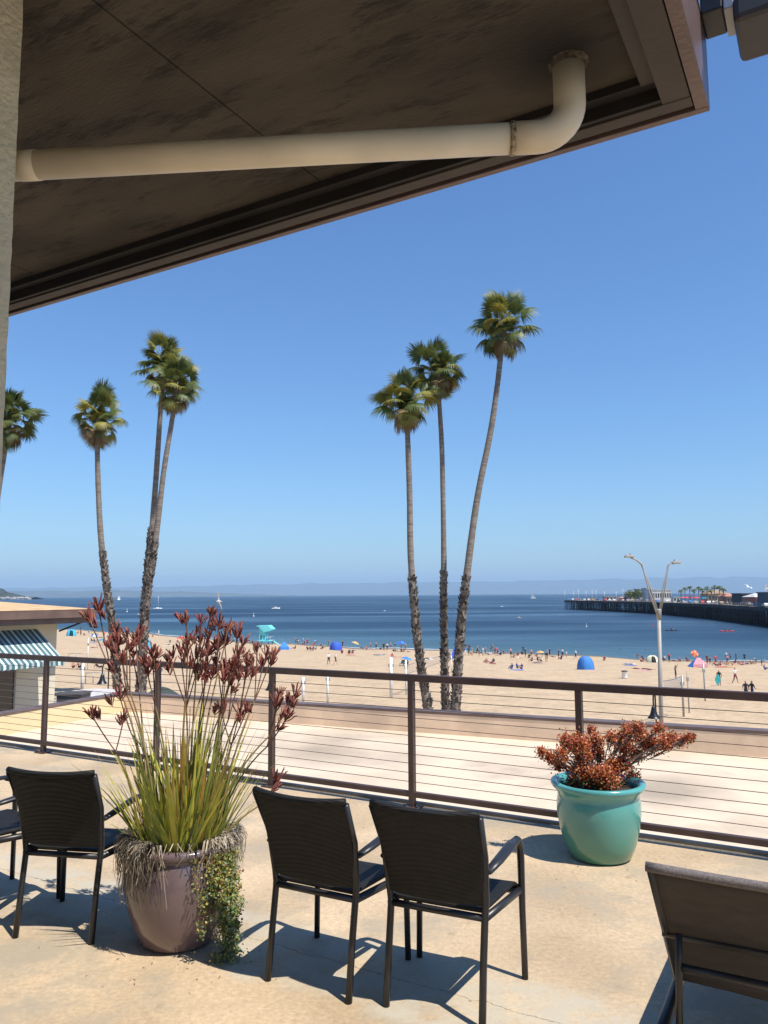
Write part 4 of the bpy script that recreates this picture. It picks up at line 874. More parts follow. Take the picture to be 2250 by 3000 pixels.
# lifeguard tower
b0 = B(776, 1888); lt = empty('lifeguard_tower', b0, R(-8), 'turquoise lifeguard tower on stilts at the water edge', 'lifeguard tower'); k = b0.y / 2270
TQ = mat('tower_turquoise', (0.16, 0.62, 0.66), .6, .06, 1.5); TQD = mat('tower_dark_turquoise', (0.03, .16, .2), .5)  # second tone is a darker turquoise for stilts and windows
def ext(prof_, y0, y1, q, mi=0):
    n_ = len(prof_); q.add([(x, y0, z) for x, z in prof_] + [(x, y1, z) for x, z in prof_], [tuple(range(n_)), tuple(range(2 * n_ - 1, n_ - 1, -1))] + [(i, i + n_, (i + 1) % n_ + n_, (i + 1) % n_) for i in range(n_)], mi)
z0 = 11 * k
q = MB(); ext([(-12 * k, z0 + .1), (6 * k, z0 + .1), (6 * k, z0 + 17 * k), (3 * k, z0 + 24 * k), (-13 * k, z0 + 40 * k), (-14 * k, z0 + 41 * k)], -1.3, 1.3, q); q.build('cabin', TQ, lt)
q = MB(); ext([(-20 * k, z0 + 41.5 * k), (-20 * k, z0 + 43 * k), (14 * k, z0 + 44 * k), (26 * k, z0 + 33 * k), (23 * k, z0 + 29 * k), (2 * k, z0 + 24.5 * k), (-12.5 * k, z0 + 40.2 * k)], -1.7, 1.7, q); q.build('visor_roof', TQ, lt)
q = MB(); q.bb(-17 * k, 22 * k, -1.8, 1.8, z0 - .1, z0 + .09); q.build('platform', TQ, lt)
for (x, y) in ((-14 * k, -1.5), (16 * k, -1.5), (-14 * k, 1.5), (16 * k, 1.5)): q = MB(); q.tube([(x * 1.1, y * 1.1, -.3), (x, y, z0 - .1)], .09, 8); q.build('stilt', TQD, lt)
for (x0, x1, za, zb) in ((-10 * k, -4 * k, 4 * k, 16 * k), (0, 4 * k, 5 * k, 14 * k)): q = MB(); q.bb(x0, x1, -1.34, -1.302, z0 + za, z0 + zb); q.build('window', TQD, lt)
q = MB()
for x in (8 * k, 14 * k, 21 * k): q.tube([(x, -1.7, z0 + .09), (x, -1.7, z0 + 1.0)], .03, 6)
q.tube([(7 * k, -1.7, z0 + 1.0), (21 * k, -1.7, z0 + 1.0), (21 * k, 1.7, z0 + 1.0)], .03, 6); q.build('handrail', WHITE, lt)
q = MB(); q.add([(22 * k, -.5, z0 + .08), (22 * k, .5, z0 + .08), (42 * k, .5, .05), (42 * k, -.5, .05), (22 * k, -.5, z0 - .05), (22 * k, .5, z0 - .05), (42 * k, .5, -.05), (42 * k, -.5, -.05)], [(0, 3, 2, 1), (4, 5, 6, 7), (0, 4, 7, 3), (1, 2, 6, 5)]); q.build('ramp', TQ, lt)

# ------------------------------------------------------------------ tents and umbrellas on the beach
def cloth(name, c): return mat('cloth_' + name, c, .8, .12, 2.5)
CL = {k_: cloth(k_, v) for k_, v in dict(turquoise=(.05, .42, .62), teal=(.06, .26, .38), royal=(.03, .10, .52), blue=(.04, .20, .55), violet=(.11, .19, .50), red=(.62, .06, .09), orange=(.68, .33, .09), yellow=(.62, .40, .14), cream=(.62, .62, .46), white=(.72, .72, .70), black=(.018, .018, .022), navy=(.03, .045, .12), pink=(.55, .25, .28), purple=(.12, .06, .14), green=(.05, .20, .09), grey=(.20, .20, .21), maroon=(.20, .04, .05), tan=(.40, .28, .17)).items()}
def dome(px, pyb, wpx, hpx, c, label, rot=0):
    b0 = B(px, pyb); w_ = wpx / 2270 * b0.y; h = hpx / 2270 * b0.y; e = empty('beach_tent', b0, rot, label, 'tent', 'tents on the beach'); q = MB(); ns, nv = 16, 6; vv = []
    for i in range(ns + 1):
        a = 2 * math.pi * i / ns
        for j in range(nv + 1):
            t = j / nv * math.pi / 2; r_ = math.cos(t) ** .75 if j < nv else 0; f_ = 1 + .06 * math.cos(4 * a); vv.append((w_ / 2 * r_ * math.cos(a) * f_, w_ * .42 * r_ * math.sin(a) * f_, h * math.sin(t)))
    ff = []
    for i in range(ns):
        for j in range(nv):
            if i in (11, 12) and j < 4: continue
            a = i * (nv + 1) + j; ff.append((a, a + nv + 1, a + nv + 2, a + 1))
    q.add(vv, ff, 0, True); q.build('shell', CL[c], e); q = MB(); q.box((0, 0, .02), (w_ * .7, w_ * .6, .03)); q.build('groundsheet', CL['navy'], e)
    q = MB()
    for i in (0, 4, 8, 12):
        q.tube([Vector(vv[i * (nv + 1) + j]) * 1.015 for j in range(nv + 1)], .02, 5)
    q.build('tent_pole', CL['grey'], e)
def aframe(px, pyb, wpx, hpx, c, c2, label, rot=0):
    b0 = B(px, pyb); w_ = wpx / 2270 * b0.y; h = hpx / 2270 * b0.y; e = empty('beach_tent', b0, rot, label, 'tent', 'tents on the beach'); d_ = w_ * .5
    q = MB(); q.add([(-w_ / 2, -d_, .02), (w_ / 2, -d_, .02), (w_ / 2, d_, .02), (-w_ / 2, d_, .02), (-w_ * .08, -d_ * .2, h), (w_ * .12, -d_ * .2, h)], [(1, 2, 5), (2, 3, 4, 5), (3, 0, 4)], 0); q.build('shell', CL[c], e)
    q = MB(); q.add([(-w_ / 2 + .05, -d_ + .05, .03), (w_ / 2 - .05, -d_ + .05, .03), (w_ / 2 - .1, -d_ + .1, h * .35), (-w_ / 2 + .1, -d_ + .1, h * .35), (w_ * .12, -d_ * .22, h - .02), (-w_ * .08, -d_ * .22, h - .02)], [(0, 1, 2, 3), (3, 2, 4, 5)], 0); q.build('front_panel', CL[c2], e)
def umbrella(px, pyc, pyb, wpx, c, c2, label, tilt=(0, 0)):
    b0 = B(px, pyb); r_ = wpx / 2 / 2270 * b0.y; h = max(1.2, (pyb - pyc) / 2270 * b0.y); e = empty('beach_umbrella', b0, 0, label, 'umbrella', 'umbrellas on the beach')
    q = MB(); q.tube([(0, 0, -.1), (0, 0, h)], .022, 6); q.build('pole', CL['white'], e)
    for g in range(8):
        q = MB(); a0, a1 = R(45 * g), R(45 * (g + 1)); am = (a0 + a1) / 2; hh = r_ * .42
        P_ = lambda a, t, s_=1: Vector((r_ * t * math.cos(a) * s_, r_ * t * math.sin(a) * s_, hh * (1 - t ** 1.7)))
        q.add([P_(a0, 0), P_(a0, .55), P_(am, .55, .97), P_(a1, .55), P_(a0, 1), P_(am, 1, .93), P_(a1, 1)], [(0, 1, 2), (0, 2, 3), (1, 4, 5, 2), (2, 5, 6, 3)], 0, True)
        o = q.build('canopy_panel', CL[c if g % 2 else c2], e); o.location = (0, 0, h - hh * .8); o.rotation_euler = (R(tilt[0]), R(tilt[1]), 0)
dome(209, 1864, 26, 20, 'turquoise', 'turquoise dome tent by the house corner near the water', R(20)); dome(432, 1904, 25, 31, 'turquoise', 'turquoise upright tent right of the twin palm trunks')
umbrella(276, 1860, 1878, 28, 'blue', 'white', 'blue and white umbrella left of the lone palm trunk'); umbrella(300, 1872, 1890, 30, 'teal', 'teal', 'teal umbrella in front of the lone palm trunk')
umbrella(531, 1866, 1882, 29, 'red', 'red', 'red beach umbrella behind the kangaroo paw flowers'); aframe(831, 1904, 30, 24, 'violet', 'blue', 'violet blue pointed tent right of the lifeguard tower', R(15))
dome(984, 1904, 35, 24, 'royal', 'small royal blue dome tent right of the lifeguard tower', R(170)); umbrella(1041, 1881, 1905, 24, 'yellow', 'orange', 'yellow umbrella near the waterline right of the small blue tent', (0, 20))
umbrella(1175, 1880, 1910, 31, 'royal', 'blue', 'dark blue umbrella held against the water left of the palms'); umbrella(1192, 1926, 1952, 34, 'blue', 'blue', 'blue umbrella shading a beach chair left of the palms', (0, 14))
aframe(1332, 1930, 26, 30, 'royal', 'royal', 'royal blue shelter partly hidden between the right two palms'); umbrella(1583, 1908, 1932, 25, 'orange', 'yellow', 'orange umbrella near the waterline right of the palms')
dome(1716, 1961, 47, 38, 'blue', 'large round blue dome tent alone on the sand', R(150)); dome(1911, 1940, 35, 20, 'cream', 'pale cream shade dome left of the street lamp')
umbrella(2036, 1912, 1938, 22, 'orange', 'red', 'orange and red umbrella tilted by the waterline at right', (60, 0)); aframe(2044, 1954, 44, 27, 'blue', 'pink', 'blue and pink pitched tent right of the street lamp')

# ------------------------------------------------------------------ people
SKIN = [mat('skin_light', (.50, .30, .21), .6, .05), mat('skin_tan', (.34, .19, .12), .6, .05), mat('skin_brown', (.17, .09, .055), .6, .05)]
HAIR = [mat('hair_dark', (.015, .011, .009), .7), mat('hair_brown', (.07, .04, .02), .7), mat('hair_fair', (.30, .2, .09), .7)]
def body(joints, name):
    J = dict(joints); rad = dict(pelvis=.125, belly=.115, chest=.145, neck=.055, head=.088, crown=.082)
    for s_ in 'LR': rad.update({'sh' + s_: .065, 'el' + s_: .045, 'ha' + s_: .036, 'hip' + s_: .09, 'kn' + s_: .062, 'an' + s_: .042, 'to' + s_: .035})
    names = list(J); E_ = [('pelvis', 'belly'), ('belly', 'chest'), ('chest', 'neck'), ('neck', 'head'), ('head', 'crown')]
    for s_ in 'LR': E_ += [('chest', 'sh' + s_), ('sh' + s_, 'el' + s_), ('el' + s_, 'ha' + s_), ('pelvis', 'hip' + s_), ('hip' + s_, 'kn' + s_), ('kn' + s_, 'an' + s_), ('an' + s_, 'to' + s_)]
    me = bpy.data.meshes.new(name + '_skeleton'); me.from_pydata([J[n_] for n_ in names], [(names.index(a), names.index(b2)) for a, b2 in E_], [])
    o = bpy.data.objects.new('tmp', me); col.objects.link(o); m = o.modifiers.new('s', 'SKIN')
    bm = bmesh.new(); bm.from_mesh(me); ly = bm.verts.layers.skin.verify()
    for v, n_ in zip(bm.verts, names): v[ly].radius = (rad[n_], rad[n_] * (.72 if n_ in ('chest', 'belly', 'pelvis') else 1)); v[ly].use_root = n_ == 'pelvis'
    bm.to_mesh(me); bm.free(); sb = o.modifiers.new('d', 'SUBSURF'); sb.levels = sb.render_levels = 1
    dg = bpy.context.evaluated_depsgraph_get(); out = bpy.data.meshes.new_from_object(o.evaluated_get(dg)); out.name = name; bpy.data.objects.remove(o)
    bone = {('pelvis', 'belly'): 2, ('belly', 'chest'): 1, ('chest', 'neck'): 1, ('neck', 'head'): 0, ('head', 'crown'): 0}
    for s_ in 'LR': bone.update({('chest', 'sh' + s_): 1, ('sh' + s_, 'el' + s_): 1, ('el' + s_, 'ha' + s_): 0, ('pelvis', 'hip' + s_): 2, ('hip' + s_, 'kn' + s_): 2, ('kn' + s_, 'an' + s_): 0, ('an' + s_, 'to' + s_): 0})
    out.materials.clear()
    for m_ in (SKIN[0], CL['grey'], CL['navy'], HAIR[0]): out.materials.append(m_)
    hd = Vector(J['head']); cw = Vector(J['crown']); upv = (cw - hd).normalized(); fwd = (Vector(J['toL']) - Vector(J['anL'])); fwd = Vector((fwd.x, fwd.y, 0)).normalized() if fwd.length else Vector((0, 1, 0))
    for p in out.polygons:
        c = p.center; best = None
        for (a, b2), mi in bone.items():
            A, B_ = Vector(J[a]), Vector(J[b2]); ab = B_ - A; t = max(0, min(1, (c - A).dot(ab) / ab.length_squared)); d_ = (c - A - ab * t).length
            if best is None or d_ < best[0]: best = (d_, mi, (a, b2))
        mi = best[1]
        if 'head' in best[2] and ((c - cw).dot(upv) > .01 or ((c - hd).dot(upv) > -.03 and (c - hd).dot(fwd) < -.03)): mi = 3
        p.material_index = mi; p.use_smooth = True
    return out
def J(**kw):
    d_ = dict(pelvis=(0, 0, .93), belly=(0, 0, 1.10), chest=(0, .0, 1.32), neck=(0, 0, 1.48), head=(0, .02, 1.58), crown=(0, .02, 1.67))
    for s_, x in (('L', -1), ('R', 1)): d_.update({'sh' + s_: (x * .18, 0, 1.40), 'el' + s_: (x * .23, -.02, 1.12), 'ha' + s_: (x * .23, .06, .88), 'hip' + s_: (x * .09, 0, .86), 'kn' + s_: (x * .10, .02, .48), 'an' + s_: (x * .10, 0, .08), 'to' + s_: (x * .11, .13, .035)})
    d_.update(kw); return d_
SITB = dict(pelvis=(0, 0, .13), belly=(0, -.04, .30), chest=(0, -.06, .52), neck=(0, -.04, .68), head=(0, 0, .78), crown=(0, 0, .87), shL=(-.18, -.05, .60), shR=(.18, -.05, .60), elL=(-.24, .08, .38), elR=(.24, .08, .38), haL=(-.15, .28, .36), haR=(.15, .28, .36), hipL=(-.1, .06, .12), hipR=(.1, .06, .12), knL=(-.13, .42, .42), knR=(.13, .42, .42), anL=(-.12, .62, .07), anR=(.12, .62, .07), toL=(-.12, .74, .04), toR=(.12, .74, .04))
LIEB = dict(pelvis=(0, 0, .13), belly=(0, -.17, .12), chest=(0, -.38, .13), neck=(0, -.55, .13), head=(0, -.65, .14), crown=(0, -.74, .14), shL=(-.18, -.46, .12), shR=(.18, -.46, .12), elL=(-.30, -.22, .07), elR=(.30, -.22, .07), haL=(-.24, .0, .05), haR=(.24, .0, .05), hipL=(-.1, .06, .12), hipR=(.1, .06, .12), knL=(-.12, .44, .22), knR=(.11, .46, .12), anL=(-.12, .80, .07), anR=(.11, .86, .07), toL=(-.12, .88, .14), toR=(.11, .92, .15))
POSE = dict(stand=body(J(), 'person_stand'), walk=body(J(knL=(-.1, .16, .50), anL=(-.1, .25, .12), toL=(-.1, .38, .09), knR=(.1, -.08, .48), anR=(.1, -.34, .12), toR=(.1, -.24, .04), elL=(-.23, -.12, 1.14), haL=(-.22, -.10, .90), elR=(.23, .08, 1.14), haR=(.22, .24, .97)), 'person_walk'),
            armup=body(J(elR=(.30, .1, 1.55), haR=(.22, .2, 1.80)), 'person_arm_up'), sit=body(SITB, 'person_sit'), lie=body(LIEB, 'person_lie'),
            recline=body({**LIEB, 'belly': (0, -.15, .20), 'chest': (0, -.30, .36), 'neck': (0, -.38, .50), 'head': (0, -.38, .60), 'crown': (0, -.40, .69), 'shL': (-.18, -.36, .43), 'shR': (.18, -.36, .43), 'elL': (-.22, -.52, .22), 'elR': (.22, -.52, .22), 'haL': (-.2, -.42, .05), 'haR': (.2, -.42, .05)}, 'person_recline'),
            bend=body(J(belly=(0, .14, 1.02), chest=(0, .36, 1.06), neck=(0, .50, 1.06), head=(0, .60, 1.04), crown=(0, .68, 1.0), shL=(-.18, .42, 1.05), shR=(.18, .42, 1.05), elL=(-.2, .44, .76), elR=(.2, .44, .76), haL=(-.16, .52, .52), haR=(.16, .52, .52)), 'person_bend'))
rs = random.Random(99)
PW_ = dict(stand='standing', walk='walking', armup='with one arm raised', sit='sitting', lie='lying down', recline='reclining', bend='bending over')
def person(px, py, pose, top, bot, where, rot=None, sc=1.0, skin=None, hair=None, z=None, base=None):
    b0 = base if base is not None else B(px, py); o = bpy.data.objects.new('person', POSE[pose]); col.objects.link(o); o.location = b0 if z is None else (b0.x, b0.y, z)
    o.rotation_euler = (0, 0, rs.uniform(-3.1, 3.1) if rot is None else R(rot)); s_ = sc * rs.uniform(.96, 1.04); o.scale = (s_, s_, s_)
    tp_ = SKIN[rs.choice((0, 0, 1))] if skin is None else SKIN[skin]
    for sl_, m_ in zip(o.material_slots, (tp_, CL[top] if top else tp_, CL[bot], rs.choice(HAIR) if hair is None else HAIR[hair])): sl_.link = 'OBJECT'; sl_.material = m_
    w1 = f'{top} and {bot}' if top and top != bot else f'{bot}'
    tag(o, f'person {PW_[pose]} in {w1} {where}', 'person', 'people on the beach'); return o
PEOPLE = [
 (236, 1850, 'stand', 'black', 'navy', 'right of the turquoise dome tent'), (268, 1880, 'sit', 'black', 'navy', 'under the blue and white umbrella'), (276, 1882, 'sit', 'navy', 'grey', 'under the blue and white umbrella'), (275, 1899, 'lie', None, 'maroon', 'below the blue and white umbrella'),
 (306, 1893, 'recline', 'red', 'white', 'under the teal umbrella'), (292, 1894, 'sit', 'pink', 'white', 'under the teal umbrella'), (213, 1958, 'sit', None, 'maroon', 'left of the white post by the house'), (232, 1958, 'sit', None, 'black', 'touching the white post by the house'), (290, 1957, 'recline', 'black', 'black', 'left of the lone palm trunk'),
 (465, 1862, 'stand', 'white', 'white', 'at the waterline between palms and flowers'), (492, 1890, 'recline', 'white', 'black', 'left of the red umbrella'), (498, 1884, 'sit', 'navy', 'black', 'left of the red umbrella'), (362, 1862, 'stand', 'blue', 'navy', 'at the waterline between the left palms'), (448, 1866, 'sit', 'grey', 'black', 'beyond the turquoise upright tent'), (520, 1884, 'sit', 'maroon', 'navy', 'by the red umbrella'),
 (745, 1896, 'sit', 'black', 'navy', 'left of the lifeguard tower'), (764, 1898, 'sit', 'black', 'black', 'in front of the lifeguard tower'), (781, 1899, 'sit', 'black', 'maroon', 'in front of the lifeguard tower'), (800, 1890, 'stand', 'grey', 'navy', 'beside the tower ramp'), (838, 1882, 'stand', 'grey', 'blue', 'behind the violet blue tent'), (865, 1902, 'sit', 'black', 'black', 'right of the violet blue tent'), (848, 1902, 'lie', 'violet', 'pink', 'beside the violet blue tent'),
 (866, 1888, 'stand', 'tan', 'maroon', 'at the waterline right of the violet blue tent'), (876, 1888, 'bend', 'white', 'grey', 'at the waterline right of the violet blue tent'), (888, 1887, 'stand', 'white', 'tan', 'at the waterline between the two blue tents'), (903, 1890, 'stand', 'navy', 'grey', 'at the waterline between the two blue tents'), (921, 1892, 'stand', 'turquoise', 'black', 'at the waterline between the two blue tents'),
 (900, 1904, 'sit', 'maroon', 'black', 'in the group left of the small blue tent'), (909, 1905, 'sit', 'black', 'grey', 'in the group left of the small blue tent'), (918, 1905, 'sit', 'navy', 'maroon', 'in the group left of the small blue tent'), (926, 1904, 'sit', 'grey', 'black', 'in the group left of the small blue tent'), (945, 1903, 'sit', 'black', 'tan', 'just left of the small blue tent'),
 (963, 1893, 'stand', 'pink', 'grey', 'behind the small blue tent'), (976, 1886, 'stand', 'navy', 'black', 'in shallow water behind the small blue tent'), (1004, 1898, 'stand', 'black', 'navy', 'just right of the small blue tent'), (1002, 1915, 'sit', 'maroon', 'maroon', 'right of the small blue tent'), (1023, 1916, 'sit', 'black', 'maroon', 'left of the yellow umbrella'), (1034, 1915, 'sit', 'black', 'navy', 'below the yellow umbrella'),
 (963, 1948, 'walk', 'white', 'black', 'left of a pair on open sand above the railing'), (983, 1948, 'walk', 'white', 'maroon', 'right of a pair on open sand above the railing'),
 (1125, 1906, 'stand', 'black', 'black', 'left of the dark blue umbrella'), (1134, 1906, 'stand', 'white', 'black', 'left of the dark blue umbrella'), (1152, 1909, 'sit', 'grey', 'black', 'left of the dark blue umbrella'), (1158, 1908, 'stand', 'black', 'grey', 'just left of the dark blue umbrella'), (1105, 1919, 'lie', 'grey', 'tan', 'below the dark blue umbrella at left'), (1120, 1919, 'lie', 'black', 'pink', 'below the dark blue umbrella'),
 (1149, 1928, 'sit', 'red', 'maroon', 'left of the blue umbrella with chair'), (1163, 1927, 'lie', 'tan', 'pink', 'left of the blue umbrella with chair'), (1176, 1911, 'sit', 'maroon', 'black', 'under the dark blue umbrella'), (1184, 1911, 'sit', 'maroon', 'tan', 'under the dark blue umbrella'), (1194, 1952, 'sit', 'navy', 'black', 'under the blue umbrella beside the chair'), (1255, 1931, 'lie', 'white', 'black', 'between the left and middle palm trunks'),
 (1316, 1938, 'stand', 'grey', 'tan', 'beside the royal blue shelter'), (1364, 1922, 'stand', 'blue', 'white', 'in the group right of the tallest palm'), (1373, 1921, 'stand', 'navy', 'green', 'in the group right of the tallest palm'), (1383, 1922, 'stand', 'grey', 'yellow', 'in the group right of the tallest palm'), (1404, 1923, 'bend', 'black', 'black', 'right of the tallest palm group'), (1415, 1922, 'stand', 'white', 'white', 'right of the tallest palm group'), (1443, 1909, 'stand', None, 'tan', 'alone at the waterline right of the palms'),
 (1425, 1943, 'sit', 'tan', 'pink', 'on open sand right of the palms'), (1436, 1943, 'recline', 'pink', 'maroon', 'on open sand right of the palms'), (1446, 1943, 'sit', 'navy', 'black', 'on open sand right of the palms'), (1456, 1911, 'lie', 'white', 'black', 'at the waterline right of the palms'),
 (1506, 1929, 'sit', 'maroon', 'tan', 'left of the orange umbrella'), (1522, 1929, 'lie', 'cream', 'tan', 'left of the orange umbrella'), (1500, 1961, 'sit', 'navy', 'blue', 'leftmost of three on the sand'), (1515, 1959, 'sit', 'violet', 'navy', 'middle of three on the sand'), (1529, 1961, 'sit', 'navy', 'navy', 'rightmost of three on the sand'),
 (1559, 1938, 'sit', 'maroon', 'navy', 'left of the orange umbrella pole'), (1575, 1938, 'sit', 'black', 'purple', 'in front of the orange umbrella'), (1587, 1939, 'sit', 'white', 'black', 'in front of the orange umbrella'), (1601, 1940, 'stand', 'black', 'tan', 'right of the orange umbrella'), (1569, 1909, 'stand', 'tan', 'black', 'in shallow water behind the orange umbrella'), (1533, 1913, 'stand', 'black', 'navy', 'wading left of the orange umbrella'),
 (1648, 1926, 'stand', 'white', 'black', 'at the waterline left of the large blue tent'), (1660, 1925, 'stand', 'white', 'pink', 'small, beside an adult left of the large blue tent'), (1687, 1932, 'walk', 'white', 'black', 'just left of the large blue tent'), (1797, 1917, 'stand', 'black', 'black', 'wading right of the large blue tent'), (1818, 1920, 'stand', 'navy', 'black', 'wading behind the litter barrel'), (1771, 1936, 'sit', 'maroon', 'black', 'at the waterline right of the large blue tent'), (1645, 1933, 'sit', 'black', 'navy', 'below the adult and child at the waterline'),
 (1841, 1948, 'lie', 'navy', 'blue', 'above the litter barrel'), (1852, 1948, 'lie', 'white', 'blue', 'above the litter barrel'), (1892, 1922, 'stand', 'black', 'navy', 'left of the pale cream dome'), (1900, 1920, 'bend', 'black', 'black', 'behind the pale cream dome'), (1917, 1922, 'stand', 'tan', 'grey', 'behind the pale cream dome'), (1878, 1939, 'sit', 'pink', 'maroon', 'beside the pale cream dome'), (1886, 1939, 'sit', 'grey', 'tan', 'beside the pale cream dome'), (1944, 1937, 'sit', 'maroon', 'black', 'right of the street lamp pole at the waterline'),
 (1868, 1961, 'lie', 'pink', 'maroon', 'left of the street lamp pole'), (1888, 1962, 'lie', 'black', 'black', 'left of the street lamp pole'), (1905, 1964, 'lie', 'tan', 'black', 'just left of the street lamp pole'), (1980, 1990, 'armup', 'grey', 'navy', 'right of the street lamp'), (2029, 1920, 'stand', 'white', 'blue', 'behind the orange and red umbrella'), (2012, 1938, 'sit', 'black', 'maroon', 'left of the blue and pink tent'),
 (2098, 1951, 'recline', 'maroon', 'black', 'right of the blue and pink tent'), (2112, 1950, 'sit', 'pink', 'maroon', 'right of the blue and pink tent'), (2134, 1950, 'sit', 'orange', 'white', 'below the waders at right'), (2144, 1950, 'sit', 'tan', 'red', 'below the waders at right'), (2128, 1934, 'stand', 'white', 'grey', 'leftmost of the waders at right'), (2140, 1935, 'stand', 'maroon', 'black', 'second of the waders at right'), (2157, 1938, 'stand', 'black', 'black', 'third of the waders at right'), (2182, 1938, 'stand', 'navy', 'black', 'rightmost of the waders at right'),
 (2108, 2010, 'stand', 'black', 'black', 'holding a teal board'), (2155, 2003, 'walk', 'white', 'maroon', 'carrying a bag at right'), (2187, 2054, 'walk', 'black', 'black', 'left of a couple on the sand at right'), (2205, 2054, 'walk', 'black', 'navy', 'right of a couple on the sand at right'), (2240, 1963, 'sit', 'violet', 'navy', 'at the right edge of the beach'),
]
for p in PEOPLE:
    kw = {}
    if 'wading' in p[5] or 'shallow' in p[5] or 'waders' in p[5]: kw['sc'] = .95
    if 'small, beside' in p[5]: kw['sc'] = .65
    if p[2] == 'lie': kw['rot'] = rs.choice((75, 95, -80, 110))
    if p[2] == 'walk': kw['rot'] = rs.choice((160, 200, 90, -80))
    person(*p, **kw)
xr = random.Random(5); SG = [(195, 320, 1853, 1872, 13, 'near the house'), (650, 745, 1872, 1892, 14, 'left of the tower'), (845, 960, 1880, 1899, 16, 'by the blue tents'), (1060, 1200, 1896, 1912, 14, 'left of the palms'), (1345, 1480, 1906, 1926, 16, 'right of the tallest palm'), (1490, 1640, 1915, 1936, 14, 'near the umbrella'), (1860, 2000, 1930, 1944, 10, 'near the dome'), (2060, 2245, 1938, 1956, 11, 'at far right')]
for (xa, xb, ya, yb, n_, wh_) in SG:
    for i in range(n_):
        x_ = xa + (xb - xa) * (i + xr.uniform(.2, .8)) / n_; f_ = xr.random(); y_ = ya + (yb - ya) * ((x_ - xa) / (xb - xa) * .5 + f_ * .5); ps = xr.choice(('sit', 'sit', 'stand', 'stand', 'lie', 'recline', 'bend'))
        person(x_, y_, ps, xr.choice(('black', 'navy', 'maroon', 'white', 'grey', 'red', 'tan', 'pink', 'teal')), xr.choice(('black', 'navy', 'maroon', 'grey')), ('first second third fourth fifth sixth seventh eighth ninth tenth eleventh twelfth thirteenth fourteenth fifteenth sixteenth'.split()[i]) + f' in waterline crowd {wh_}', rot=xr.choice((80, -80, 170, 20)) if ps in ('lie', 'recline') else None)
TW = random.Random(8)
for i, (x_, y_, c_) in enumerate(((272, 1884, 'blue'), (297, 1898, 'pink'), (492, 1893, 'white'), (765, 1901, 'navy'), (905, 1908, 'maroon'), (1028, 1918, 'red'), (1110, 1921, 'teal'), (1163, 1930, 'pink'), (1255, 1933, 'white'), (1436, 1946, 'maroon'), (1515, 1964, 'violet'), (1575, 1942, 'purple'), (1847, 1951, 'blue'), (1888, 1966, 'pink'), (2112, 1954, 'red'), (2138, 1954, 'orange'))):
    b0 = B(x_, y_); q = MB(); k_ = 5; q.add([(-.9 + 1.8 * a / k_, -.5 + 1.0 * b_ / 2, .06 + TW.uniform(0, .05)) for a in range(k_ + 1) for b_ in range(3)], [(a * 3 + b_, (a + 1) * 3 + b_, (a + 1) * 3 + b_ + 1, a * 3 + b_ + 1) for a in range(k_) for b_ in range(2)], 0, True)
    o = tag(q.build('beach_towel', CL[c_]), f'{c_} beach towel on the sand, ' + 'first second third fourth fifth sixth seventh eighth ninth tenth eleventh twelfth thirteenth fourteenth fifteenth sixteenth'.split()[i] + ' towel from the left', 'towel', 'towels on the beach'); o.location = b0; o.rotation_euler = (0, 0, TW.uniform(-.5, .5))
b0 = B(2102, 2010); q = MB(); q.add([Vector((.03 * s_, .27 * math.sin(math.pi * i / 10), 1.15 * i / 10)) for s_ in (-1, 1) for i in range(11)] + [Vector((.03 * s_, -.27 * math.sin(math.pi * i / 10), 1.15 * i / 10)) for s_ in (-1, 1) for i in range(11)], [(i, i + 1, 11 + i + 1, 11 + i) for i in range(10)] + [(22 + i, 33 + i, 33 + i + 1, 22 + i + 1) for i in range(10)] + [(i, 22 + i, 22 + i + 1, i + 1) for i in range(10)] + [(11 + i, 11 + i + 1, 33 + i + 1, 33 + i) for i in range(10)])
o = tag(q.build('bodyboard', cloth('board_teal', (.03, .32, .34))), 'teal bodyboard held at the side of the person in black', 'bodyboard'); o.location = b0 + Vector((-.1, -.25, .12)); o.rotation_euler = (R(8), R(10), R(80))
b0 = B(1179, 1950); e = empty('beach_chair', b0, R(30), 'dark folding beach chair under the blue umbrella', 'beach chair'); q = MB(); q.add([(-.28, 0, .25), (.28, 0, .25), (.28, .5, .28), (-.28, .5, .28)], [(0, 1, 2, 3)]); q.build('seat', CL['navy'], e); q = MB(); q.quad((-.28, 0, .25), (.28, 0, .25), (.28, -.35, .85), (-.28, -.35, .85)); q.build('backrest', CL['teal'], e)
for s_ in (-1, 1): q = MB(); q.tube([(s_ * .29, -.2, 0), (s_ * .29, .5, .28)], .02, 5); q.tube([(s_ * .29, .45, 0), (s_ * .29, 0, .25), (s_ * .29, -.36, .86)], .02, 5); q.build('frame_side', GREYMETAL, e)

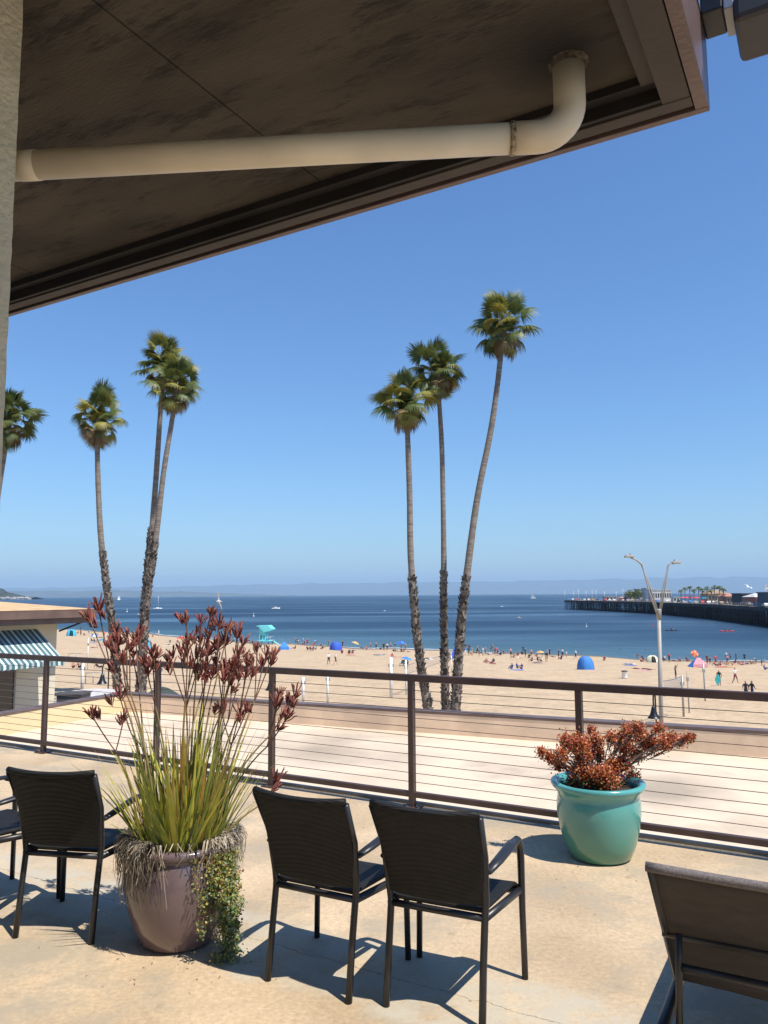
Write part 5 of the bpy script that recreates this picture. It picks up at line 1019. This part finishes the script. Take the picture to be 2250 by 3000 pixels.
# ------------------------------------------------------------------ boats, kayaks, buoys, gulls
def S(px, py): return G(px, py, SL)
def hull(L, Bm, H, q, mi=0):
    k = 10; vv = []
    for i in range(k + 1):
        t = i / k; w_ = Bm / 2 * (math.sin(math.pi * min(1, .35 + t * .65)) ** .6 if t < 1 else 0); x = L * (.5 - t) * -1
        vv += [(x, -w_, H * (1 + .25 * t * t)), (x, -w_ * .55, .02), (x, 0, -.15), (x, w_ * .55, .02), (x, w_, H * (1 + .25 * t * t))]
    q.add(vv, [(i * 5 + j, i * 5 + j + 1, (i + 1) * 5 + j + 1, (i + 1) * 5 + j) for i in range(k) for j in range(4)] + [(i * 5 + 4, i * 5, (i + 1) * 5, (i + 1) * 5 + 4) for i in range(k)] + [(0, 1, 2, 3, 4)], mi, True)
def sailboat(px, py, Lpx, mastpx, sails, label, rz=0):
    b0 = S(px, py); k = b0.y / 2270; L = Lpx * k; h = mastpx * k; e = empty('sailboat', b0, rz, label, 'sailboat'); q = MB(); hull(L, L * .3, L * .1, q); q.build('hull', WHITE, e); q = MB(); q.tube([(L * .05, 0, 0), (L * .05, 0, h)], h * .008, 6); q.build('mast', WHITE, e)
    q = MB(); q.bb(-L * .2, L * .15, -L * .07, L * .07, L * .1, L * .17); q.build('cabin', WHITE, e)
    if sails:
        q = MB(); q.add([(L * .03, 0, h * .12), (-L * .42, L * .05, h * .12), (-L * .16, L * .06, h * .55), (L * .03, 0, h * .97)], [(0, 1, 2, 3)]); q.build('mainsail', WHITE, e); q = MB(); q.tri((L * .07, 0, h * .9), (L * .48, 0, h * .1), (L * .06, L * .08, h * .1)); q.build('jib', WHITE, e)
sailboat(1563, 1754, 16, 21, True, 'white sailboat under sail on the horizon left of the wharf', R(160)); sailboat(462, 1784, 24, 38, False, 'moored white sailboat with bare mast right of the twin palms', R(20)); sailboat(348, 1758, 10, 14, True, 'tiny white sailboat far out right of the lone palm', R(40))
def motor(px, py, Lpx, label, m=WHITE, rz=0.2):
    b0 = S(px, py); L = Lpx * b0.y / 2270; e = empty('motorboat', b0, rz, label, 'boat'); q = MB(); hull(L, L * .33, L * .12, q); q.build('hull', m, e); q = MB(); q.bb(-L * .15, L * .15, -L * .1, L * .1, L * .12, L * .26); q.build('cabin', WHITE, e); q = MB(); q.bb(-L * .1, L * .155, -L * .102, L * .102, L * .17, L * .22); q.build('windscreen', GLASS, e)
motor(808, 1784, 24, 'white motorboat floating above the lifeguard tower'); motor(1520, 1811, 14, 'small tan boat on the water right of the palms', CL['tan']); motor(1470, 1777, 8, 'tiny white boat with a wake near the tallest palm'); motor(405, 1800, 8, 'tiny white boat seen beside the twin palm trunk'); motor(1126, 1790, 7, 'tiny white skiff left of the middle palms')
for (px, py, lb) in ((1718, 1837, 'white buoy between the palms and the wharf'), (743, 1806, 'white buoy above the lifeguard tower'), (372, 1793, 'white buoy between the left palms'), (1912, 1836, 'orange buoy beside the street lamp')):
    b0 = S(px, py); e = empty('buoy', b0, 0, lb, 'buoy'); k = b0.y / 2270; m_ = CL['red'] if 'orange' in lb else WHITE; q = MB(); q.lathe([(1.6 * k, -.2), (2.0 * k, .3 * k), (1.8 * k, 2 * k), (.8 * k, 3 * k)], 12); q.build('float', m_, e); q = MB(); q.lathe([(.8 * k, 3.02 * k), (.7 * k, 9 * k), (.1 * k, 10 * k)], 10); q.build('marker', m_, e)
def kayak(px, py, L, c, n_, label, rz):
    b0 = S(px, py); e = empty('kayak', b0, rz, label, 'kayak'); q = MB(); vv = []
    for i in range(13):
        t = i / 12; w_ = .36 * math.sin(math.pi * t) ** .6 if 0 < t < 1 else 0.01; x = L * (t - .5); zz = .12 + .22 * (2 * t - 1) ** 4
        vv += [(x, -w_, zz), (x, 0, -.1), (x, w_, zz), (x, 0, zz + .12)]
    q.add(vv, [(i * 4 + j, i * 4 + (j + 1) % 4, (i + 1) * 4 + (j + 1) % 4, (i + 1) * 4 + j) for i in range(12) for j in range(4)], 0, True); q.build('hull', CL[c], e); q = MB(); q.tube([(-.3, -1.0, .45), (-.1, 1.0, .9)], .02, 5); q.box((-.3, -1.0, .45), (.18, .4, .03)); q.box((-.1, 1.0, .9), (.18, .4, .03)); q.build('paddle', CL['black'], e)
    for i in range(n_):
        off = Matrix.Rotation(rz, 3, 'Z') @ Vector(((i - (n_ - 1) / 2) * 1.3, 0, .12)); o = person(0, 0, 'sit', 'black' if c != 'red' else ('navy', 'maroon')[i], 'black', ('seated in the dark kayak', 'seated front in the red kayak', 'seated rear in the red kayak')[i + (1 if n_ > 1 else 0)], R(0), base=b0 + off); o.rotation_euler = (0, 0, rz - R(90))
kayak(1967, 1848, 4.3, 'black', 1, 'dark kayak with one paddler right of the street lamp', R(8)); kayak(2130, 1850, 4.4, 'red', 2, 'red double kayak near the wharf', R(-5))
def gull(px, py, dep, label, rz, bank, sc=1.0):
    e = empty('gull', DP(px, py, dep), rz, label, 'gull', 'gulls in flight'); e.rotation_euler = (0, bank, rz); e.scale = (sc, sc, sc)
    q = MB(); q.tube([(0, -.26, 0), (0, -.14, .005), (0, 0, .01), (0, .14, .01), (0, .22, .02), (0, .27, .015)], [.012, .05, .075, .06, .04, .01], 8); q.build('body', WHITE, e)
    for s_ in (-1, 1):
        q = MB(); q.add([(s_ * .05, .10, .03), (s_ * .05, -.06, .03), (s_ * .34, .14, .16), (s_ * .34, -.02, .16), (s_ * .70, .0, .10), (s_ * .66, -.07, .10)], [(0, 1, 3, 2), (2, 3, 5, 4)] if s_ > 0 else [(0, 2, 3, 1), (2, 4, 5, 3)]); q.build('wing', WHITE, e)
    q = MB(); q.tri((-.05, -.24, 0), (.05, -.24, 0), (0, -.38, 0)); q.build('tail', WHITE, e)
gull(641, 1762, 58, 'white gull flying low over the water above the lifeguard tower', R(60), R(70), 1.0); gull(2192, 1720, 105, 'white gull gliding over the wharf', R(-70), R(25)); gull(2245, 1724, 100, 'white gull at the right edge over the wharf', R(70), R(40))

# ------------------------------------------------------------------ wharf
WP_ = [(2420, 215), (2250, 280), (2076, 370), (1924, 463), (1765, 560), (1648, 634)]
def wy(px):
    for (a, b_), (c, d) in zip(WP_, WP_[1:]):
        if c <= px <= a: return b_ + (d - b_) * (px - a) / (c - a)
    return WP_[0][1] if px > 2420 else WP_[-1][1]
ZD = SL + 7.1
def wp(px, dy=0, z=ZD): Y = wy(px) + dy; return Vector(((px - 1125) / 2270 * Y * 1.0, Y, z))
wh = empty('wharf', wp(1924), 0, 'long dark timber wharf on piles reaching out from the right', 'wharf'); O = wh.location.copy()
near = [wp(px) for (px, _) in WP_]; far = [p + Vector((34 + 0.02 * (640 - p.y), 14, 0)) for p in near]; k = len(near)
WOOD = mat('wharf_timber', (.055, .045, .04), .9, .4, .4, .3, 2); DECK = mat('wharf_deck', (.28, .255, .225), .9, .2, .1)
q = MB(); vv = [p - O for p in near] + [p - O for p in far]; vb = [v - Vector((0, 0, .9)) for v in vv]; q.add(vv + vb, [(i, i + k, i + k + 1, i + 1) for i in range(k - 1)], 0); q.build('deck', DECK, wh)
q = MB()
for A in (near, far):
    for a, b2 in zip(A, A[1:]):
        a, b2 = a - O, b2 - O; q.quad(a + Vector((0, 0, -.02)), b2 + Vector((0, 0, -.02)), b2 + Vector((0, 0, -1.5)), a + Vector((0, 0, -1.5)))
a, b2 = near[-1] - O, far[-1] - O; q.quad(a + Vector((0, 0, -.02)), b2 + Vector((0, 0, -.02)), b2 + Vector((0, 0, -1.5)), a + Vector((0, 0, -1.5))); q.build('stringer', WOOD, wh)
pm_ = MB().tube([(0, 0, 0), (0, 0, -8)], .24, 8).mesh('pile', WOOD); seg = []
def along(A, step):
    out = []; rem = 0
    for a, b2 in zip(A, A[1:]):
        L = (b2 - a).length; t = rem
        while t < L: out.append(a + (b2 - a) * t / L); t += step
        rem = t - L
    return out
for p in along(near, 2.5)[:250]:
    o = link('pile', pm_, wh); o.location = p - O + Vector((.2, .4, -.5)); o.rotation_euler = (rs.uniform(-.03, .03), rs.uniform(-.03, .03), 0)
q = MB()
for f_ in (.12, .24, .36, .5, .65, .8, .97):
    for p in along([a + (b2 - a) * f_ for a, b2 in zip(near, far)], 3.4): q.tube([p - O + Vector((0, 0, -.5)), p - O + Vector((0, 0, -8.2))], .24, 6, cap=False)
tag(q.build('inner_piles', WOOD, wh), None, None, None, 'stuff')
for p0, p1 in zip(along(near, 5), along(near, 5)[1:]):
    if rs.random() < .8: q = MB(); q.tube([p0 - O + Vector((.15, .2, -1.6)), p1 - O + Vector((.15, .2, -6.2))], .12, 4); q.build('cross_brace', WOOD, wh)
q = MB()
for p0, p1 in zip(along(near, 3), along(near, 3)[1:]):
    q.tube([p0 - O, p0 - O + Vector((0, 0, 1.05))], .06, 4); q.tube([p0 - O + Vector((0, 0, 1.05)), p1 - O + Vector((0, 0, 1.05))], .06, 4); q.tube([p0 - O + Vector((0, 0, .55)), p1 - O + Vector((0, 0, .55))], .04, 4)
q.build('guard_rail', mat('wharf_rail', (.34, .31, .27), .9), wh)
s0 = wp(2088) - O; q = MB(); WST = mat('stair_wood', (.40, .38, .34), .8)
for d_ in (0, 1.6): q.tube([s0 + Vector((d_ * .3, -.6 - d_, 0)), s0 + Vector((5.5 + d_ * .3, -2.0 - d_, -6.2))], .16, 5)
for i in range(14): t = i / 13; c = s0 + Vector((5.5 * t, -.6 - 1.4 * t - .8, -6.2 * t)); q.box(c, (.4, 1.6, .08))
for i in (0, 1): q.tube([s0 + Vector((5.5 + 2 * i, -2.5, -7.4)), s0 + Vector((5.5 + 2 * i, -2.5, -3.6))], .12, 5)
q.bb(s0.x + 2.5, s0.x + 8.5, s0.y - 4, s0.y - 1.8, -6.6, -6.4); q.build('landing_stairs', WST, wh)
def wbuild(px0, px1, ytop, dy, cw, cr_, label, roof='flat', nwin=5, dep=10):
    a, b2 = wp(px0, dy), wp(px1, dy); Y = a.y; b2 = Vector(((px1 - 1125) / 2270 * Y, Y, ZD)); w_ = b2.x - a.x; h = (1739 - ytop) / 2270 * Y + (1.75 - ZD); e = empty('wharf_building', (a + b2) / 2, 0, label, 'building', 'buildings on the wharf')
    wm = mat('wall_%02.0f%02.0f%02.0f' % tuple(99 * c for c in cw), cw, .85, .12, .3); rm = mat('roof_%02.0f%02.0f%02.0f' % tuple(99 * c for c in cr_), cr_, .85, .12, .3); hw = h * (.72 if roof != 'flat' else .93)
    q = MB(); q.bb(-w_ / 2, w_ / 2, 0, dep, 0.02, hw); q.build('wall', wm, e); q = MB()
    if roof == 'flat': q.bb(-w_ / 2 - .3, w_ / 2 + .3, -.3, dep + .3, hw + .01, h)
    else: q.add([(-w_ / 2 - .8, -.8, hw + .01), (w_ / 2 + .8, -.8, hw + .01), (w_ / 2 + .8, dep + .8, hw + .01), (-w_ / 2 - .8, dep + .8, hw + .01), (-w_ / 4, dep / 2, h), (w_ / 4, dep / 2, h)], [(0, 1, 5, 4), (1, 2, 5), (2, 3, 4, 5), (3, 0, 4), (3, 2, 1, 0)])
    q.build('roof', rm, e)
    for i in range(nwin): x = -w_ / 2 + w_ * (i + .5) / nwin; q = MB(); q.bb(x - w_ / nwin * .3, x + w_ / nwin * .3, -.06, -.002, hw * .35, hw * .75); q.build('window', GLASS, e)
wbuild(1836, 1866, 1733, 20, (.42, .38, .32), (.3, .28, .26), 'tan building at the seaward end of the wharf cluster', 'hip', 3); wbuild(1868, 1890, 1727, 24, (.30, .30, .31), (.25, .25, .26), 'grey two storey building left of the street lamp top', 'flat', 3); wbuild(1890, 1908, 1724, 22, (.62, .62, .60), (.5, .5, .5), 'white tower block left of the street lamp fork', 'flat', 2); wbuild(1906, 1960, 1729, 18, (.52, .50, .48), (.42, .41, .4), 'long pale building behind the street lamp fork', 'flat', 8)
wbuild(1770, 1800, 1748, 14, (.4, .36, .3), (.33, .3, .27), 'low tan shed near the seaward end of the wharf', 'flat', 3); wbuild(2068, 2122, 1731, 30, (.40, .31, .20), (.32, .22, .14), 'tan roofed building behind the wharf palms', 'hip', 6); wbuild(2122, 2164, 1741, 14, (.36, .22, .16), (.42, .2, .14), 'brick red building right of the wharf palms', 'hip', 5); wbuild(2166, 2200, 1741, 13, (.055, .06, .075), (.07, .07, .08), 'dark blue grey building toward the right edge of the wharf', 'flat', 4)
wbuild(2206, 2246, 1742, 10, (.45, .16, .12), (.60, .58, .55), 'red pavilion with a white roof at the right of the wharf', 'hip', 4); wbuild(2248, 2300, 1738, 9, (.10, .11, .12), (.12, .12, .13), 'dark building cut off at the right edge of the wharf', 'flat', 4)
wbuild(2188, 2240, 1766, 3, (.55, .40, .10), (.50, .45, .38), 'low yellow kiosk near the right edge of the wharf', 'flat', 5, 4)
wbuild(1966, 1984, 1750, 8, (.55, .54, .50), (.45, .44, .42), 'low white kiosk right of the street lamp fork', 'flat', 2, 4); wbuild(1716, 1738, 1751, 12, (.35, .34, .32), (.25, .25, .25), 'low grey shed at the seaward tip of the wharf', 'flat', 2, 5); wbuild(1812, 1832, 1749, 10, (.50, .30, .20), (.40, .22, .16), 'small red brown hut left of the round wharf trees', 'hip', 2, 5)
# parked cars on the wharf
def carmesh():
    q = MB(); ext([(-2.2, .35), (2.2, .35), (2.2, .75), (1.3, .85), (.7, 1.42), (-1.2, 1.42), (-1.8, .9), (-2.2, .85)], -.85, .85, q, 0); b_ = q.mesh('body', WHITE)
    q = MB(); ext([(1.12, .92), (.62, 1.36), (-1.12, 1.36), (-1.6, .92)], -.87, .87, q, 0); g_ = q.mesh('window', GLASS)
    q = MB(); q.tube([(0, -.1, 0), (0, .1, 0)], .33, 10); w_ = q.mesh('wheel', BLACKMETAL); return b_, g_, w_
cb, cg, cw_ = carmesh(); ci = 0; rown = ['front', 'back']; rowc = [0, 0]
ORD = 'first second third fourth fifth sixth seventh eighth ninth tenth eleventh twelfth thirteenth fourteenth fifteenth sixteenth seventeenth eighteenth nineteenth twentieth'.split()
def ordw(i): return ORD[i] if i < 20 else ('twenty-' + ORD[i - 20] if i < 29 else ('thirtieth' if i == 29 else ('thirty-' + ORD[i - 30] if i < 39 else ('fortieth' if i == 39 else 'forty-' + ORD[i - 40]))))
CC = ['white', 'grey', 'black', 'white', 'maroon', 'navy', 'tan', 'white', 'cream', 'blue', 'grey', 'red']
for row, dys in ((0, 2.6), (1, 9.5)):
    px = 1662
    while px < 2240:
        if not (row == 1 and (1765 < px < 1805 or px > 1830)) and rs.random() < .86:
            cn = rs.choice(CC); e = empty('parked_car', wp(px, dys, ZD + .003), R(75 + rs.uniform(-8, 8)), f'{cn} car, {ordw(rowc[row])} from the seaward end in the {rown[row]} row on the wharf', 'car', 'cars parked on the wharf'); rowc[row] += 1; o = link('body', cb, e); o.material_slots[0].link = 'OBJECT'; o.material_slots[0].material = CL[cn]; link('window', cg, e)
            for x in (-1.35, 1.35):
                for y in (-.78, .78): link('wheel', cw_, e, None, (x, y, .33))
        px += 2270 * 3.1 / wy(px)
for i, px in enumerate((1650, 1676, 1690, 1712, 1730, 1741, 1766, 1800, 1820)):
    e = empty('wharf_lamp', wp(px, 3), 0, f'thin white wharf lamp post, {ordw(i)} from the seaward end', 'lamp post', 'lamp posts on the wharf'); h = rs.uniform(6.5, 8.5); q = MB(); q.tube([(0, 0, 0), (0, 0, h)], .10, 6); q.build('pole', WHITE, e); q = MB(); q.box((.3, 0, h), (.9, .25, .12)); q.build('lamp_head', WHITE, e)
for (px, c, lb) in ((1994, 'red', 'leftmost red parasol on the wharf'), (2006, 'red', 'second red parasol on the wharf'), (2016, 'red', 'third red parasol on the wharf'), (2034, 'red', 'rightmost red parasol on the wharf'), (2054, 'turquoise', 'turquoise parasol on the wharf beside the red ones')):
    e = empty('parasol', wp(px, 7), 0, lb, 'parasol', 'parasols on the wharf'); q = MB(); q.tube([(0, 0, 0), (0, 0, 3.2)], .05, 6); q.build('pole', WHITE, e); q = MB(); q.lathe([(1.7, 2.7), (.9, 3.15), (.05, 3.4)], 8, cap=False); q.build('canopy', CL[c], e)
def small_palm(px, dy, h, label, seed):
    rg = random.Random(seed); e = empty('wharf_palm', wp(px, dy), 0, label, 'palm tree', 'palms on the wharf'); q = MB(); q.tube([(0, 0, 0), (.1, 0, h * .5), (.05, 0, h)], [.28, .22, .2], 8); q.build('trunk', BARK, e); q = MB()
    for i in range(20):
        th = i * 2.4; el = R(rg.uniform(-35, 70)); d_ = Vector((math.cos(th), math.sin(th), 0)); L = rg.uniform(1.8, 2.6); s_ = Vector((-math.sin(th), math.cos(th), 0)) * .38; p0 = Vector((.05, 0, h)); p1 = p0 + d_ * L * .5 * math.cos(el) + Vector((0, 0, L * .5 * math.sin(el))); p2 = p1 + d_ * L * .45 + Vector((0, 0, -L * .28))
        q.add([p0, p1 - s_, p1 + Vector((0, 0, .12)), p1 + s_, p2], [(0, 1, 2), (0, 2, 3), (1, 4, 2), (2, 4, 3)], 0)
    q.build('crown', PG[0], e)
pl_n = 'first second third fourth fifth sixth seventh eighth ninth tenth eleventh'.split()
for i, (px, h) in enumerate(((1988, 6.0), (2000, 7.5), (2014, 8.0), (2026, 6.5), (2040, 7.5), (2050, 6.5), (2064, 7.5), (2076, 6.2), (2086, 8.0), (2100, 7.8), (2112, 6.4))): small_palm(px, 12, h, f'{pl_n[i]} from the sea of the palms on the wharf', i)
for i, px in enumerate((1838, 1850, 1862)):
    e = empty('wharf_tree', wp(px, 12), 0, ('left', 'middle', 'right')[i] + ' one of three round dark trees on the wharf', 'tree', 'round trees on the wharf'); q = MB(); q.tube([(0, 0, 0), (0, 0, 3)], [.25, .15], 6); q.build('trunk', BARK, e); q = MB(); rg = random.Random(i)
    for _ in range(420): p = Vector((rg.gauss(0, 1.5), rg.gauss(0, 1.5), 5 + rg.gauss(0, 1.3))); leaflet(q, p, rg.uniform(.4, .9), 0, rg)
    q.build('crown', PG[0], e)

#HAZE
hz = MB(); hz.bb(-46000, 46000, -1600, 61000, SL - 6, 1150)
hm = bpy.data.materials.new('marine_haze'); hm.use_nodes = True; hn = hm.node_tree.nodes; hn.clear()
pv = hn.new('ShaderNodeVolumePrincipled'); pv.inputs['Color'].default_value = (0.52, 0.75, 1.0, 1); pv.inputs['Density'].default_value = 0.000045
ho = hn.new('ShaderNodeOutputMaterial'); hm.node_tree.links.new(pv.outputs[0], ho.inputs['Volume'])
tag(hz.build('haze', hm), 'pale blue marine haze over the bay', 'haze', None, 'stuff')
